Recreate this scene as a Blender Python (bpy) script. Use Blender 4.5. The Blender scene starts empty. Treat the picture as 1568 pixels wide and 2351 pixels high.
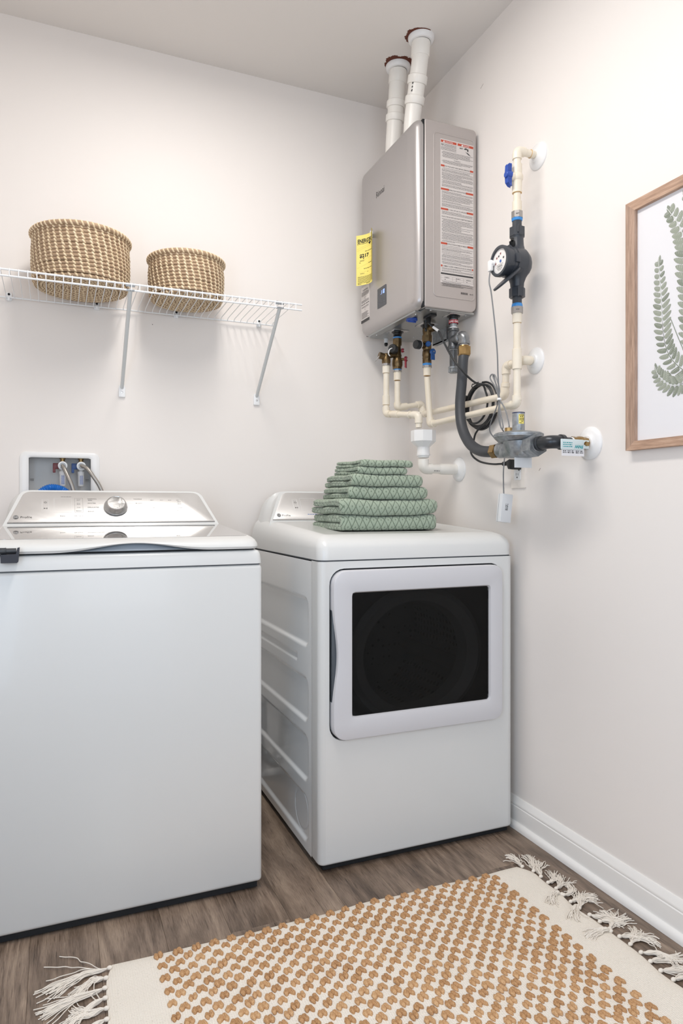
import bpy, bmesh, math, random
import numpy as np
from mathutils import Vector, Matrix

# ------------------------------------------------------------------ camera, light, exposure
scene = bpy.context.scene
COL = scene.collection
R = math.radians
XR, YB, ZC = 1.4091, 2.6076, 2.7362          # right wall, back wall, ceiling
XL, YF = -0.62, -0.95                        # left wall, front wall

cam_d = bpy.data.cameras.new('camera')
cam = bpy.data.objects.new('camera', cam_d)
COL.objects.link(cam)
cam_d.sensor_fit = 'HORIZONTAL'
cam_d.sensor_width = 36.0
cam_d.lens = 36.0 * 1574.66 / 1568.0
cam_d.shift_y = -11.33 / 1568.0
cam_d.clip_start = 0.02
cam.location = (0, 0, 1.0502)
cam.rotation_euler = (R(90), 0, -0.397)
scene.camera = cam

world = bpy.data.worlds.new('world')
scene.world = world
world.use_nodes = True
world.node_tree.nodes['Background'].inputs[0].default_value = (0.75, 0.85, 1.0, 1)
world.node_tree.nodes['Background'].inputs[1].default_value = 0.9


def area(name, loc, target, size, power, color, size_y=None):
    d = bpy.data.lights.new(name, 'AREA')
    d.energy = power
    d.color = color
    d.size = size
    if size_y:
        d.shape = 'RECTANGLE'
        d.size_y = size_y
    o = bpy.data.objects.new(name, d)
    o.location = loc
    o.rotation_euler = (Vector(target) - Vector(loc)).to_track_quat('-Z', 'Y').to_euler()
    COL.objects.link(o)
    return o


area('ceiling_lamp', (0.42, 1.42, 2.69), (0.42, 1.42, 0), 0.22, 19.5, (1.0, 0.955, 0.905), 1.1)
area('doorway_daylight', (0.35, -0.86, 1.55), (0.45, 2, 1.1), 1.05, 11, (0.88, 0.94, 1.0), 1.4)
area('cool_side_fill', (-0.585, 0.25, 0.95), (1.4, 0.95, 0.60), 0.8, 16, (0.54, 0.76, 1.0), 1.3)  # added cool fill in front of the solid left wall, brightens the right wall

scene.view_settings.view_transform = 'Standard'
scene.view_settings.look = 'None'
scene.view_settings.gamma = 1.0
scene.view_settings.use_curve_mapping = False
scene.view_settings.exposure = 0.1
scene.cycles.max_bounces = 10
scene.cycles.diffuse_bounces = 6
scene.cycles.use_denoising = True


# ------------------------------------------------------------------ materials
def lin(c):
    if isinstance(c, str):
        c = tuple(int(c[i:i + 2], 16) for i in (0, 2, 4))
    out = []
    for x in c:
        x /= 255.0
        out.append(x / 12.92 if x <= 0.04045 else ((x + 0.055) / 1.055) ** 2.4)
    return (*out, 1.0)


MATS = {}


class NT:
    def __init__(self, name):
        self.m = bpy.data.materials.new(name)
        self.m.use_nodes = True
        self.t = self.m.node_tree
        self.b = self.t.nodes['Principled BSDF']

    def n(self, kind, **kw):
        nd = self.t.nodes.new(kind)
        for k, v in kw.items():
            if k.startswith('i_'):
                key = k[2:]
                nd.inputs[int(key) if key.isdigit() else key.replace('_', ' ')].default_value = v
            else:
                setattr(nd, k, v)
        return nd

    def l(self, a, b):
        self.t.links.new(a, b)

    def ramp(self, fac, stops):
        r = self.n('ShaderNodeValToRGB')
        while len(r.color_ramp.elements) < len(stops):
            r.color_ramp.elements.new(0.5)
        for e, (p, c) in zip(r.color_ramp.elements, stops):
            e.position = p
            e.color = lin(c)
        self.l(fac, r.inputs[0])
        return r.outputs[0]

    def bump(self, h, strength=0.3, dist=0.001):
        b = self.n('ShaderNodeBump')
        b.inputs['Strength'].default_value = strength
        b.inputs['Distance'].default_value = dist
        self.l(h, b.inputs['Height'])
        self.l(b.outputs[0], self.b.inputs['Normal'])

    def math(self, op, a, b=None, c=None):
        nd = self.n('ShaderNodeMath', operation=op)
        for i, x in enumerate((a, b, c)):
            if x is None:
                continue
            if isinstance(x, (int, float)):
                nd.inputs[i].default_value = x
            else:
                self.l(x, nd.inputs[i])
        return nd.outputs[0]

    def coord(self, out='Object', scale=(1, 1, 1)):
        tc = self.n('ShaderNodeTexCoord')
        mp = self.n('ShaderNodeMapping')
        mp.inputs['Scale'].default_value = scale
        self.l(tc.outputs[out], mp.inputs[0])
        return mp.outputs[0]

    def noise(self, vec, scale, detail=3, rough=0.55):
        nd = self.n('ShaderNodeTexNoise')
        nd.inputs['Scale'].default_value = scale
        nd.inputs['Detail'].default_value = detail
        nd.inputs['Roughness'].default_value = rough
        self.l(vec, nd.inputs['Vector'])
        return nd.outputs[0]


def mat(name, col, rough=0.5, metal=0.0, spec=0.5, coat=0.0, var=None, bump=None, aniso=None, emit=None):
    t = NT(name)
    b = t.b
    b.inputs['Base Color'].default_value = lin(col)
    b.inputs['Roughness'].default_value = rough
    b.inputs['Metallic'].default_value = metal
    b.inputs['Specular IOR Level'].default_value = spec
    b.inputs['Coat Weight'].default_value = coat
    b.inputs['Coat Roughness'].default_value = 0.05
    if var:                                   # (second colour, noise scale)
        f = t.noise(t.coord(), var[1], 4)
        t.l(t.ramp(f, [(0.35, col), (0.68, var[0])]), b.inputs['Base Color'])
    if bump:                                  # (scale, strength, distance)
        t.bump(t.noise(t.coord(), bump[0], 3), bump[1], bump[2])
    if emit:
        b.inputs['Emission Color'].default_value = lin(emit[0])
        b.inputs['Emission Strength'].default_value = emit[1]
    MATS[name] = t.m
    return t.m


M_wall = mat('wall_paint', 'ECE7E3', 0.55, spec=0.3, bump=(220, 0.12, 0.0006))
M_ceil = mat('ceiling_paint', 'E6E2DE', 0.9, spec=0.1, bump=(150, 0.1, 0.0006))
M_trim = mat('trim_paint', 'F1EFEC', 0.3, bump=(60, 0.05, 0.0005))
M_white = mat('white_enamel', 'D9DAD9', 0.3, coat=0.12)
M_doorw = mat('pale_grey_door_plastic', 'CECED2', 0.3, coat=0.1)
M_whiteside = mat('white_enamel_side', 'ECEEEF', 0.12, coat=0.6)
M_plastw = mat('white_plastic', 'ECECEC', 0.3)
M_pvc = mat('white_pvc', 'EEEBE5', 0.28)
M_cpvc = mat('cream_cpvc', 'EBE3D4', 0.33, var=('E5DAC6', 9))
M_glue = mat('amber_solvent_ring', 'C9A160', 0.4)
M_shelf = mat('white_wire_coating', 'EEF0F2', 0.3)
M_silver = mat('silver_painted_steel', 'B4B0AF', 0.33, metal=0.55)
M_silver2 = mat('silver_case_steel', 'B3ACA9', 0.42, metal=0.35)
M_under = mat('galvanised_sheet', 'A6A8A8', 0.3, metal=0.75)
M_dark = mat('black_plastic', '17181A', 0.38)
M_rubber = mat('black_rubber', '26282B', 0.45)
M_hose = mat('dark_grey_hose_cover', '3A3D42', 0.5, bump=(300, 0.2, 0.0006))
M_meter = mat('charcoal_plastic', '3A3E45', 0.36)
M_ink = mat('dark_print', '3B3A3B', 0.6)
M_black = mat('black_print', '161616', 0.6)
M_inkl = mat('grey_print', '8E8C8C', 0.6)
M_inkw = mat('white_print', 'F0F0F0', 0.5)
M_red = mat('red_print', 'B84A33', 0.55)
M_bluep = mat('blue_print', '2F62B4', 0.5)
M_teal = mat('teal_print', '1F9AA0', 0.5)
M_sticker = mat('grey_sticker_paper', 'CFC9C6', 0.5)
M_yellow = mat('yellow_paper', 'F3E27A', 0.6, bump=(40, 0.05, 0.001))
M_brass = mat('brass', 'A58A5E', 0.28, metal=0.9, var=('8A7048', 40))
M_bronze = mat('dull_bronze', '7B6647', 0.36, metal=0.85, var=('5F4F38', 60))
M_steel = mat('bright_steel', 'C9C9C9', 0.25, metal=1.0)
M_steelhex = mat('stainless_collar', 'A7A4A2', 0.3, metal=0.9)
M_iron = mat('grey_iron', '6A6D70', 0.38, metal=0.7, var=('53565A', 50))
M_castal = mat('cast_aluminium', 'A6AAAE', 0.40, metal=0.75, var=('858B90', 70), bump=(200, 0.25, 0.0006))
M_bluehandle = mat('blue_handle', '2B4FA6', 0.3)
M_bluev = mat('blue_valve_handle', '1F5596', 0.35)
M_redv = mat('red_valve_handle', '8E1B2C', 0.35)
M_bluering = mat('blue_seal', '3D8FD8', 0.35)
M_blueh = mat('blue_ribbed_hose', '1F6EC4', 0.35)
M_lcd = mat('dark_display', '3A3E45', 0.15)
M_led = mat('lit_digits', 'BCD2FF', 0.4, emit=('8FB4FF', 1.6))
M_box = mat('grey_box_lining', 'CDCDCC', 0.4)
M_sealant = mat('brown_firestop', '5F2E1C', 0.75, bump=(120, 0.6, 0.003))
M_redtag = mat('red_tag', 'A82632', 0.45)
M_greyplas = mat('light_grey_plastic', 'DADDE0', 0.4)
M_cord = mat('grey_cable_jacket', '7D7F82', 0.45)
M_gap = mat('dark_gap', '14171B', 0.7)
M_seam = mat('grey_seam', '54585C', 0.6)
M_recess = mat('blue_grey_recess', 'A6B0BA', 0.35)
M_paper = mat('print_paper', 'ECEBEE', 0.6)
M_plate = mat('ivory_outlet_plate', 'EDE6DF', 0.3)
M_tassel = mat('cotton_yarn', 'EAE2D7', 0.85, bump=(900, 0.4, 0.0008))
M_inner = mat('dryer_bulkhead', 'C4C4C4', 0.4)


def wood_floor():
    t = NT('grey_oak_vinyl')
    oi = t.n('ShaderNodeObjectInfo')
    tc = t.n('ShaderNodeTexCoord')
    off = t.n('ShaderNodeVectorMath', operation='SCALE')
    off.inputs[0].default_value = (37, 91, 13)
    t.l(oi.outputs['Random'], off.inputs['Scale'])
    add = t.n('ShaderNodeVectorMath', operation='ADD')
    t.l(tc.outputs['Object'], add.inputs[0])
    t.l(off.outputs[0], add.inputs[1])
    mp = t.n('ShaderNodeMapping')
    mp.inputs['Scale'].default_value = (1, 0.13, 1)
    t.l(add.outputs[0], mp.inputs[0])
    swirl = t.noise(mp.outputs[0], 7, 2, 0.5)
    mix = t.n('ShaderNodeVectorMath', operation='MULTIPLY_ADD')
    cmb = t.n('ShaderNodeCombineXYZ')
    t.l(swirl, cmb.inputs[0])
    t.l(cmb.outputs[0], mix.inputs[0])
    mix.inputs[1].default_value = (0.16, 0, 0)
    t.l(mp.outputs[0], mix.inputs[2])
    g1 = t.noise(mix.outputs[0], 38, 6, 0.68)
    # growth rings: bands of the same warped field
    rings = t.math('ADD', t.math('MULTIPLY', t.math('SINE', t.math('MULTIPLY', t.noise(mix.outputs[0], 6, 2, 0.45), 85.0)), 0.5), 0.5)
    mp2 = t.n('ShaderNodeMapping')
    mp2.inputs['Scale'].default_value = (1, 0.045, 1)
    t.l(add.outputs[0], mp2.inputs[0])
    g2 = t.noise(mp2.outputs[0], 520, 4, 0.7)
    pore = t.n('ShaderNodeMapRange', i_1=0.40, i_2=0.30)
    t.l(t.noise(mp2.outputs[0], 330, 2, 0.5), pore.inputs[0])
    big = t.noise(mp.outputs[0], 8, 3)
    s = t.math('ADD', t.math('MULTIPLY', g1, 0.42), t.math('MULTIPLY', g2, 0.26))
    s = t.math('ADD', s, t.math('MULTIPLY', big, 0.24))
    s = t.math('ADD', s, t.math('MULTIPLY', rings, 0.075))
    s = t.math('SUBTRACT', s, t.math('MULTIPLY', pore.outputs[0], 0.10))
    s = t.math('ADD', s, t.math('MULTIPLY', t.math('SUBTRACT', oi.outputs['Random'], 0.5), 0.07))
    c = t.ramp(s, [(0.32, '41352C'), (0.43, '665649'), (0.53, '837162'), (0.68, 'AA9683')])
    t.l(c, t.b.inputs['Base Color'])
    t.b.inputs['Roughness'].default_value = 0.42
    t.bump(g2, 0.25, 0.0006)
    return t.m


M_floor = wood_floor()


def frame_wood():
    t = NT('pale_oak_frame')
    f = t.noise(t.coord('Object', (30, 30, 2.2)), 6, 5, 0.65)
    c = t.ramp(f, [(0.3, '8E7565'), (0.5, 'AB8E7B'), (0.7, 'C0A491')])
    t.l(c, t.b.inputs['Base Color'])
    t.b.inputs['Roughness'].default_value = 0.55
    t.bump(f, 0.25, 0.001)
    return t.m


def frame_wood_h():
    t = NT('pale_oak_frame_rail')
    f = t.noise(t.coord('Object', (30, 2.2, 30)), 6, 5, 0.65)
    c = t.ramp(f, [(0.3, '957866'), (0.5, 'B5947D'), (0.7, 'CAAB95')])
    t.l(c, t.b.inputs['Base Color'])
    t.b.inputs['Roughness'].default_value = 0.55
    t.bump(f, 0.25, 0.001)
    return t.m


M_frame, M_frameh = frame_wood(), frame_wood_h()


def cotton_weave():
    t = NT('white_cotton_weave')
    v = t.coord('Object', (1, 1, 1))
    w1 = t.n('ShaderNodeTexWave', wave_type='BANDS', bands_direction='X')
    w1.inputs['Scale'].default_value = 62
    w1.inputs['Distortion'].default_value = 1.2
    t.l(v, w1.inputs[0])
    w2 = t.n('ShaderNodeTexWave', wave_type='BANDS', bands_direction='Y')
    w2.inputs['Scale'].default_value = 95
    w2.inputs['Distortion'].default_value = 1.5
    t.l(v, w2.inputs[0])
    h = t.math('MULTIPLY', w1.outputs[1], w2.outputs[1])
    f = t.noise(v, 420, 3, 0.7)
    c = t.ramp(f, [(0.27, 'B9AC9A'), (0.36, 'EAE2D6'), (0.75, 'F3EBE0')])
    t.l(c, t.b.inputs['Base Color'])
    t.b.inputs['Roughness'].default_value = 0.9
    t.b.inputs['Specular IOR Level'].default_value = 0.1
    t.bump(t.math('ADD', h, t.math('MULTIPLY', f, 0.6)), 0.55, 0.0016)
    return t.m


M_cotton = cotton_weave()


def jute():
    t = NT('braided_jute')
    oi = t.n('ShaderNodeObjectInfo')
    v = t.coord('Object', (1.0, 0.2, 1))
    f = t.noise(v, 900, 4, 0.7)
    s = t.math('ADD', t.math('MULTIPLY', f, 0.9), t.math('ADD', t.math('MULTIPLY', oi.outputs['Random'], 0.10), 0.05))
    c = t.ramp(s, [(0.36, '7F5837'), (0.53, 'BD8F61'), (0.72, 'DFBB90')])
    t.l(c, t.b.inputs['Base Color'])
    t.b.inputs['Roughness'].default_value = 0.62
    t.bump(f, 0.5, 0.0012)
    return t.m


M_jute = jute()


def seagrass():
    t = NT('seagrass_coil')
    tc = t.n('ShaderNodeTexCoord')
    mp = t.n('ShaderNodeMapping')
    mp.inputs['Scale'].default_value = (6, 900, 1)
    t.l(tc.outputs['UV'], mp.inputs[0])
    f = t.noise(mp.outputs[0], 1.0, 4, 0.65)
    big = t.noise(t.coord('Object'), 26, 3)
    s = t.math('ADD', t.math('MULTIPLY', f, 0.7), t.math('MULTIPLY', big, 0.3))
    c = t.ramp(s, [(0.3, '75604A'), (0.47, 'A68B70'), (0.68, 'C2A98C')])
    t.l(c, t.b.inputs['Base Color'])
    t.b.inputs['Roughness'].default_value = 0.7
    t.bump(f, 0.5, 0.0012)
    return t.m


M_coil = seagrass()
M_stitch = mat('pale_palm_stitch', 'E8D6B8', 0.6, var=('DCC6A2', 60))


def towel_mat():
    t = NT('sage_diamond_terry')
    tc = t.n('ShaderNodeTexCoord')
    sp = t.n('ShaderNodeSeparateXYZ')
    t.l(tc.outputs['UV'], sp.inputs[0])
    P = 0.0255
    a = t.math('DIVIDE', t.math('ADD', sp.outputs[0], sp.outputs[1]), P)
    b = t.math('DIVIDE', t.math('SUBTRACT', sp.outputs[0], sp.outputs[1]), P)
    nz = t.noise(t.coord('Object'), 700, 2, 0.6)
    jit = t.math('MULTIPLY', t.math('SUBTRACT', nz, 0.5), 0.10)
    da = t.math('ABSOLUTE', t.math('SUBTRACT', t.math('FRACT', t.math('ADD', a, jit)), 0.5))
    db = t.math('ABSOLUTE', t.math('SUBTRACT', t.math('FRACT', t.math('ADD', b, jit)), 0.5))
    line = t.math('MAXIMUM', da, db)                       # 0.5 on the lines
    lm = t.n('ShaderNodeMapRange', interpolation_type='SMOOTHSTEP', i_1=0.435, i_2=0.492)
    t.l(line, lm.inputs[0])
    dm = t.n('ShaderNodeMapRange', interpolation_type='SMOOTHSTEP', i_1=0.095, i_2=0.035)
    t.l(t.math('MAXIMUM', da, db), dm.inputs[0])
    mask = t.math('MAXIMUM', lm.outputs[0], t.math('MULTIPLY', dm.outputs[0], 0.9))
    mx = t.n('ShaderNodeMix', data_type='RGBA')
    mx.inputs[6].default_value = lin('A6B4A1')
    mx.inputs[7].default_value = lin('72846F')  # groove colour darkened to carry the weave's self-shadow
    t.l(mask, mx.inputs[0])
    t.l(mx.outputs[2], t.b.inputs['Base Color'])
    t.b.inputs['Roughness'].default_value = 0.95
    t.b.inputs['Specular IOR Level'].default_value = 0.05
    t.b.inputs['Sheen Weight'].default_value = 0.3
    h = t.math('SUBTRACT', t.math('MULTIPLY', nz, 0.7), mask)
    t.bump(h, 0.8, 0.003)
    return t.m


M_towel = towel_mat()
M_hem = mat('sage_towel_hem', '9DB29A', 0.9, bump=(800, 0.2, 0.0006))


def brushed(name, col, rough, axis):
    t = NT(name)
    t.b.inputs['Base Color'].default_value = lin(col)
    t.b.inputs['Metallic'].default_value = 0.9
    sc = {'X': (2, 600, 600), 'Z': (600, 600, 2)}[axis]
    f = t.noise(t.coord('Object', sc), 1.0, 2)
    t.l(t.math('ADD', t.math('MULTIPLY', f, 0.08), rough - 0.04), t.b.inputs['Roughness'])
    return t.m


M_console = brushed('brushed_silver_panel', 'E2E2E2', 0.40, 'X')


def knob_face():
    t = NT('spun_metal_dial')
    t.b.inputs['Metallic'].default_value = 1.0
    t.b.inputs['Base Color'].default_value = lin('D2D2D2')
    t.b.inputs['Roughness'].default_value = 0.28
    t.b.inputs['Anisotropic'].default_value = 0.8
    tg = t.n('ShaderNodeTangent', direction_type='RADIAL', axis='Z')
    t.l(tg.outputs[0], t.b.inputs['Tangent'])
    return t.m


M_dial = knob_face()


def glossy_lid():
    t = NT('tinted_glass_lid')
    t.b.inputs['Base Color'].default_value = lin('8E8A88')
    t.b.inputs['Roughness'].default_value = 0.03
    t.b.inputs['Specular IOR Level'].default_value = 0.9
    t.b.inputs['IOR'].default_value = 1.7
    t.b.inputs['Coat Weight'].default_value = 1.0
    t.b.inputs['Coat Roughness'].default_value = 0.01
    return t.m


M_lid = glossy_lid()


def pane(name, tint, refl_rough=0.02, ior=1.5):
    t = NT(name)
    out = t.t.nodes['Material Output']
    tr = t.n('ShaderNodeBsdfTransparent')
    tr.inputs[0].default_value = (*tint, 1)
    gl = t.n('ShaderNodeBsdfGlossy')
    gl.inputs['Roughness'].default_value = refl_rough
    fr = t.n('ShaderNodeFresnel')
    fr.inputs[0].default_value = ior
    ge = t.n('ShaderNodeNewGeometry')
    mx = t.n('ShaderNodeMixShader')
    t.l(t.math('MULTIPLY', fr.outputs[0], t.math('SUBTRACT', 1.0, ge.outputs['Backfacing'])), mx.inputs[0])
    t.l(tr.outputs[0], mx.inputs[1])
    t.l(gl.outputs[0], mx.inputs[2])
    t.l(mx.outputs[0], out.inputs[0])
    return t.m


M_doorglass = pane('smoked_door_glass', (0.33, 0.33, 0.33), 0.01, 1.3)
M_framepane = pane('clear_pane', (0.99, 0.99, 0.99), 0.02, 1.25)


def drum_mat():
    t = NT('perforated_drum_steel')
    tc = t.n('ShaderNodeTexCoord')
    vor = t.n('ShaderNodeTexVoronoi')
    vor.inputs['Scale'].default_value = 42
    vor.inputs['Randomness'].default_value = 0.3
    t.l(tc.outputs['Object'], vor.inputs['Vector'])
    c = t.ramp(vor.outputs[0], [(0.28, '0A0A0A'), (0.36, 'B9B9B9')])
    t.l(c, t.b.inputs['Base Color'])
    t.b.inputs['Metallic'].default_value = 0.4
    t.b.inputs['Roughness'].default_value = 0.35
    return t.m


M_drum = drum_mat()


def braid_mat():
    t = NT('braided_stainless')
    t.b.inputs['Base Color'].default_value = lin('A9A5A0')
    t.b.inputs['Metallic'].default_value = 0.85
    t.b.inputs['Roughness'].default_value = 0.35
    v = t.n('ShaderNodeTexChecker')
    v.inputs['Scale'].default_value = 700
    t.l(t.coord(), v.inputs[0])
    t.bump(v.outputs[1], 0.4, 0.0008)
    return t.m


M_braid = braid_mat()


# ------------------------------------------------------------------ mesh helpers
def V(*a):
    return Vector(a if len(a) > 1 else a[0])


def catmull(pts, k=8):
    P = [Vector(p) for p in pts]
    P = [P[0] * 2 - P[1]] + P + [P[-1] * 2 - P[-2]]
    out = []
    for i in range(1, len(P) - 2):
        p0, p1, p2, p3 = P[i - 1:i + 3]
        for j in range(k):
            t = j / k
            out.append(0.5 * ((2 * p1) + (p2 - p0) * t + (2 * p0 - 5 * p1 + 4 * p2 - p3) * t * t +
                              (3 * p1 - p0 - 3 * p2 + p3) * t ** 3))
    out.append(P[-2].copy())
    return out


def fillet(pts, r, k=6):
    P = [Vector(p) for p in pts]
    out = [P[0]]
    for a, b, c in zip(P, P[1:], P[2:]):
        d1, d2 = (a - b), (c - b)
        rr = min(r, d1.length * 0.49, d2.length * 0.49)
        s, e = b + d1.normalized() * rr, b + d2.normalized() * rr
        for j in range(k + 1):
            t = j / k
            out.append((1 - t) ** 2 * s + 2 * t * (1 - t) * b + t * t * e)
    out.append(P[-1])
    return out


def basis(d):
    d = Vector(d).normalized()
    a = Vector((0, 0, 1)) if abs(d.z) < 0.9 else Vector((1, 0, 0))
    x = d.cross(a).normalized()
    y = d.cross(x).normalized()
    return x, y, d


def rrect(x0, x1, y0, y1, r, k=5):
    """rounded rectangle, counter-clockwise; r one radius or four (bl, br, tr, tl)"""
    r = (r,) * 4 if not hasattr(r, '__len__') else r
    cs = ((x0 + r[0], y0 + r[0], 180, r[0]), (x1 - r[1], y0 + r[1], 270, r[1]),
          (x1 - r[2], y1 - r[2], 0, r[2]), (x0 + r[3], y1 - r[3], 90, r[3]))
    out = []
    for cx, cy, a0, rr in cs:
        for i in range(k + 1):
            a = R(a0 + 90 * i / k)
            out.append((cx + rr * math.cos(a), cy + rr * math.sin(a)))
    return out


class MB:
    def __init__(self):
        self.v, self.f, self.m, self.uv = [], [], [], {}

    def add(self, vs, fs, mi=0):
        o = len(self.v)
        self.v.extend(tuple(p) for p in vs)
        for f in fs:
            self.f.append(tuple(i + o for i in f))
            self.m.append(mi)
        return self

    def box(self, a, b, mi=0, bev=0.0, seg=2):
        x0, y0, z0 = (min(a[i], b[i]) for i in range(3))
        x1, y1, z1 = (max(a[i], b[i]) for i in range(3))
        if bev <= 0:
            vs = [(x, y, z) for z in (z0, z1) for y in (y0, y1) for x in (x0, x1)]
            return self.add(vs, [(0, 2, 3, 1), (4, 5, 7, 6), (0, 1, 5, 4), (2, 6, 7, 3), (0, 4, 6, 2), (1, 3, 7, 5)], mi)
        bm = bmesh.new()
        bmesh.ops.create_cube(bm, size=1)
        for p in bm.verts:
            p.co = Vector(((x0 + x1) / 2 + p.co.x * (x1 - x0), (y0 + y1) / 2 + p.co.y * (y1 - y0), (z0 + z1) / 2 + p.co.z * (z1 - z0)))
        bmesh.ops.bevel(bm, geom=list(bm.edges), offset=bev, segments=seg, profile=0.5, affect='EDGES', clamp_overlap=True)
        bm.verts.index_update()
        self.add([p.co for p in bm.verts], [[q.index for q in f.verts] for f in bm.faces], mi)
        bm.free()
        return self

    def lathe(self, p, d, prof, n=20, mi=0, rot=0.0, caps=True):
        """prof: (height, radius) along d from p"""
        x, y, d = basis(d)
        p = Vector(p)
        vs, fs = [], []
        for h, r in prof:
            for i in range(n):
                a = rot + 2 * math.pi * i / n
                vs.append(p + d * h + (x * math.cos(a) + y * math.sin(a)) * r)
        m = len(prof)
        for j in range(m - 1):
            for i in range(n):
                k = (i + 1) % n
                fs.append((j * n + i, j * n + k, (j + 1) * n + k, (j + 1) * n + i))
        if caps:
            fs.append(tuple(range(n - 1, -1, -1)))
            fs.append(tuple((m - 1) * n + i for i in range(n)))
        return self.add(vs, fs, mi)

    def cyl(self, p0, p1, r0, r1=None, n=16, mi=0, rot=0.0, caps=True):
        p0, p1 = Vector(p0), Vector(p1)
        L = (p1 - p0).length
        return self.lathe(p0, p1 - p0, [(0, r0), (L, r0 if r1 is None else r1)], n, mi, rot, caps)

    def collar(self, p0, p1, r, n=18, mi=0, b=0.0012, rot=0.0):
        p0, p1 = Vector(p0), Vector(p1)
        L = (p1 - p0).length
        return self.lathe(p0, p1 - p0, [(0, r - b), (b, r), (L - b, r), (L, r - b)], n, mi, rot)

    def tube(self, pts, r, n=10, mi=0, caps=True, closed=False, flat=None):
        P = [Vector(p) for p in pts]
        m = len(P)
        rs = r if hasattr(r, '__len__') else [r] * m
        T = []
        for i in range(m):
            if closed:
                T.append((P[(i + 1) % m] - P[i - 1]).normalized())
            else:
                T.append((P[min(i + 1, m - 1)] - P[max(i - 1, 0)]).normalized())
        x, y, _ = basis(T[0])
        if flat is not None:
            y = Vector(flat).normalized()
            x = y.cross(T[0]).normalized()
        vs, fs = [], []
        for i in range(m):
            x = (x - T[i] * x.dot(T[i]))
            x.normalize()
            y = T[i].cross(x)
            for k in range(n):
                a = 2 * math.pi * k / n
                vs.append(P[i] + (x * math.cos(a) + y * math.sin(a)) * rs[i])
        for i in range(m if closed else m - 1):
            j = (i + 1) % m
            for k in range(n):
                k2 = (k + 1) % n
                fs.append((i * n + k, i * n + k2, j * n + k2, j * n + k))
        if caps and not closed:
            fs.append(tuple(range(n - 1, -1, -1)))
            fs.append(tuple((m - 1) * n + k for k in range(n)))
        return self.add(vs, fs, mi)

    def sphere(self, c, r, n=18, m=10, mi=0, sc=(1, 1, 1)):
        c = Vector(c)
        vs = [c + Vector((0, 0, -r * sc[2]))]
        for j in range(1, m):
            b = -math.pi / 2 + math.pi * j / m
            for i in range(n):
                a = 2 * math.pi * i / n
                vs.append(c + Vector((r * math.cos(b) * math.cos(a) * sc[0], r * math.cos(b) * math.sin(a) * sc[1], r * math.sin(b) * sc[2])))
        vs.append(c + Vector((0, 0, r * sc[2])))
        fs = []
        for i in range(n):
            k = (i + 1) % n
            fs.append((0, 1 + k, 1 + i))
            for j in range(m - 2):
                fs.append((1 + j * n + i, 1 + j * n + k, 1 + (j + 1) * n + k, 1 + (j + 1) * n + i))
            fs.append((1 + (m - 2) * n + i, 1 + (m - 2) * n + k, len(vs) - 1))
        return self.add(vs, fs, mi)

    def prism(self, poly, o, ux, uy, dv, mi=0, bev=0.0):
        """2-D polygon in the frame o, ux, uy pushed along dv; bev rounds the far edge"""
        o, ux, uy, dv = map(Vector, (o, ux, uy, dv))
        n = len(poly)
        rings = [(0.0, 0.0), (1.0, 0.0)]
        if bev > 0:
            f = bev / dv.length
            rings = [(0.0, 0.0), (1.0 - f, 0.0), (1.0 - f * 0.3, bev * 0.3), (1.0, bev)]
        cx = sum(p[0] for p in poly) / n
        cy = sum(p[1] for p in poly) / n
        vs, fs = [], []
        for t, ins in rings:
            pp = inset(poly, ins) if ins else poly
            for a, b in pp:
                vs.append(o + ux * a + uy * b + dv * t)
        for j in range(len(rings) - 1):
            for i in range(n):
                k = (i + 1) % n
                fs.append((j * n + i, j * n + k, (j + 1) * n + k, (j + 1) * n + i))
        fs.append(tuple(range(n - 1, -1, -1)))
        fs.append(tuple((len(rings) - 1) * n + i for i in range(n)))
        return self.add(vs, fs, mi)

    def rings(self, loops, mi=0, cap0=False, cap1=False, closed=True):
        """loops of equal length joined one after another"""
        n = len(loops[0])
        vs = [p for L in loops for p in L]
        fs = []
        for j in range(len(loops) - 1):
            for i in range(n if closed else n - 1):
                k = (i + 1) % n
                fs.append((j * n + i, j * n + k, (j + 1) * n + k, (j + 1) * n + i))
        if cap0:
            fs.append(tuple(range(n - 1, -1, -1)))
        if cap1:
            fs.append(tuple((len(loops) - 1) * n + i for i in range(n)))
        return self.add(vs, fs, mi)

    def quad(self, o, ux, uy, x0, x1, y0, y1, mi=0, t=None):
        """small raised print rectangle in the frame o, ux, uy"""
        o, ux, uy = map(Vector, (o, ux, uy))
        return self.add([o + ux * x0 + uy * y0, o + ux * x1 + uy * y0, o + ux * x1 + uy * y1, o + ux * x0 + uy * y1], [(0, 1, 2, 3)], mi)


def inset(poly, d):
    n = len(poly)
    out = []
    for i in range(n):
        a, b, c = poly[i - 1], poly[i], poly[(i + 1) % n]
        e1 = Vector((b[0] - a[0], b[1] - a[1]))
        e2 = Vector((c[0] - b[0], c[1] - b[1]))
        if e1.length < 1e-9 or e2.length < 1e-9:
            out.append(b)
            continue
        e1.normalize()
        e2.normalize()
        nn = Vector((-e1.y - e2.y, e1.x + e2.x))
        if nn.length < 1e-9:
            out.append(b)
            continue
        nn.normalize()
        k = d / max(0.3, nn.dot(Vector((-e1.y, e1.x))))
        out.append((b[0] + nn.x * k, b[1] + nn.y * k))
    return out


ORIG = {}


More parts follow.
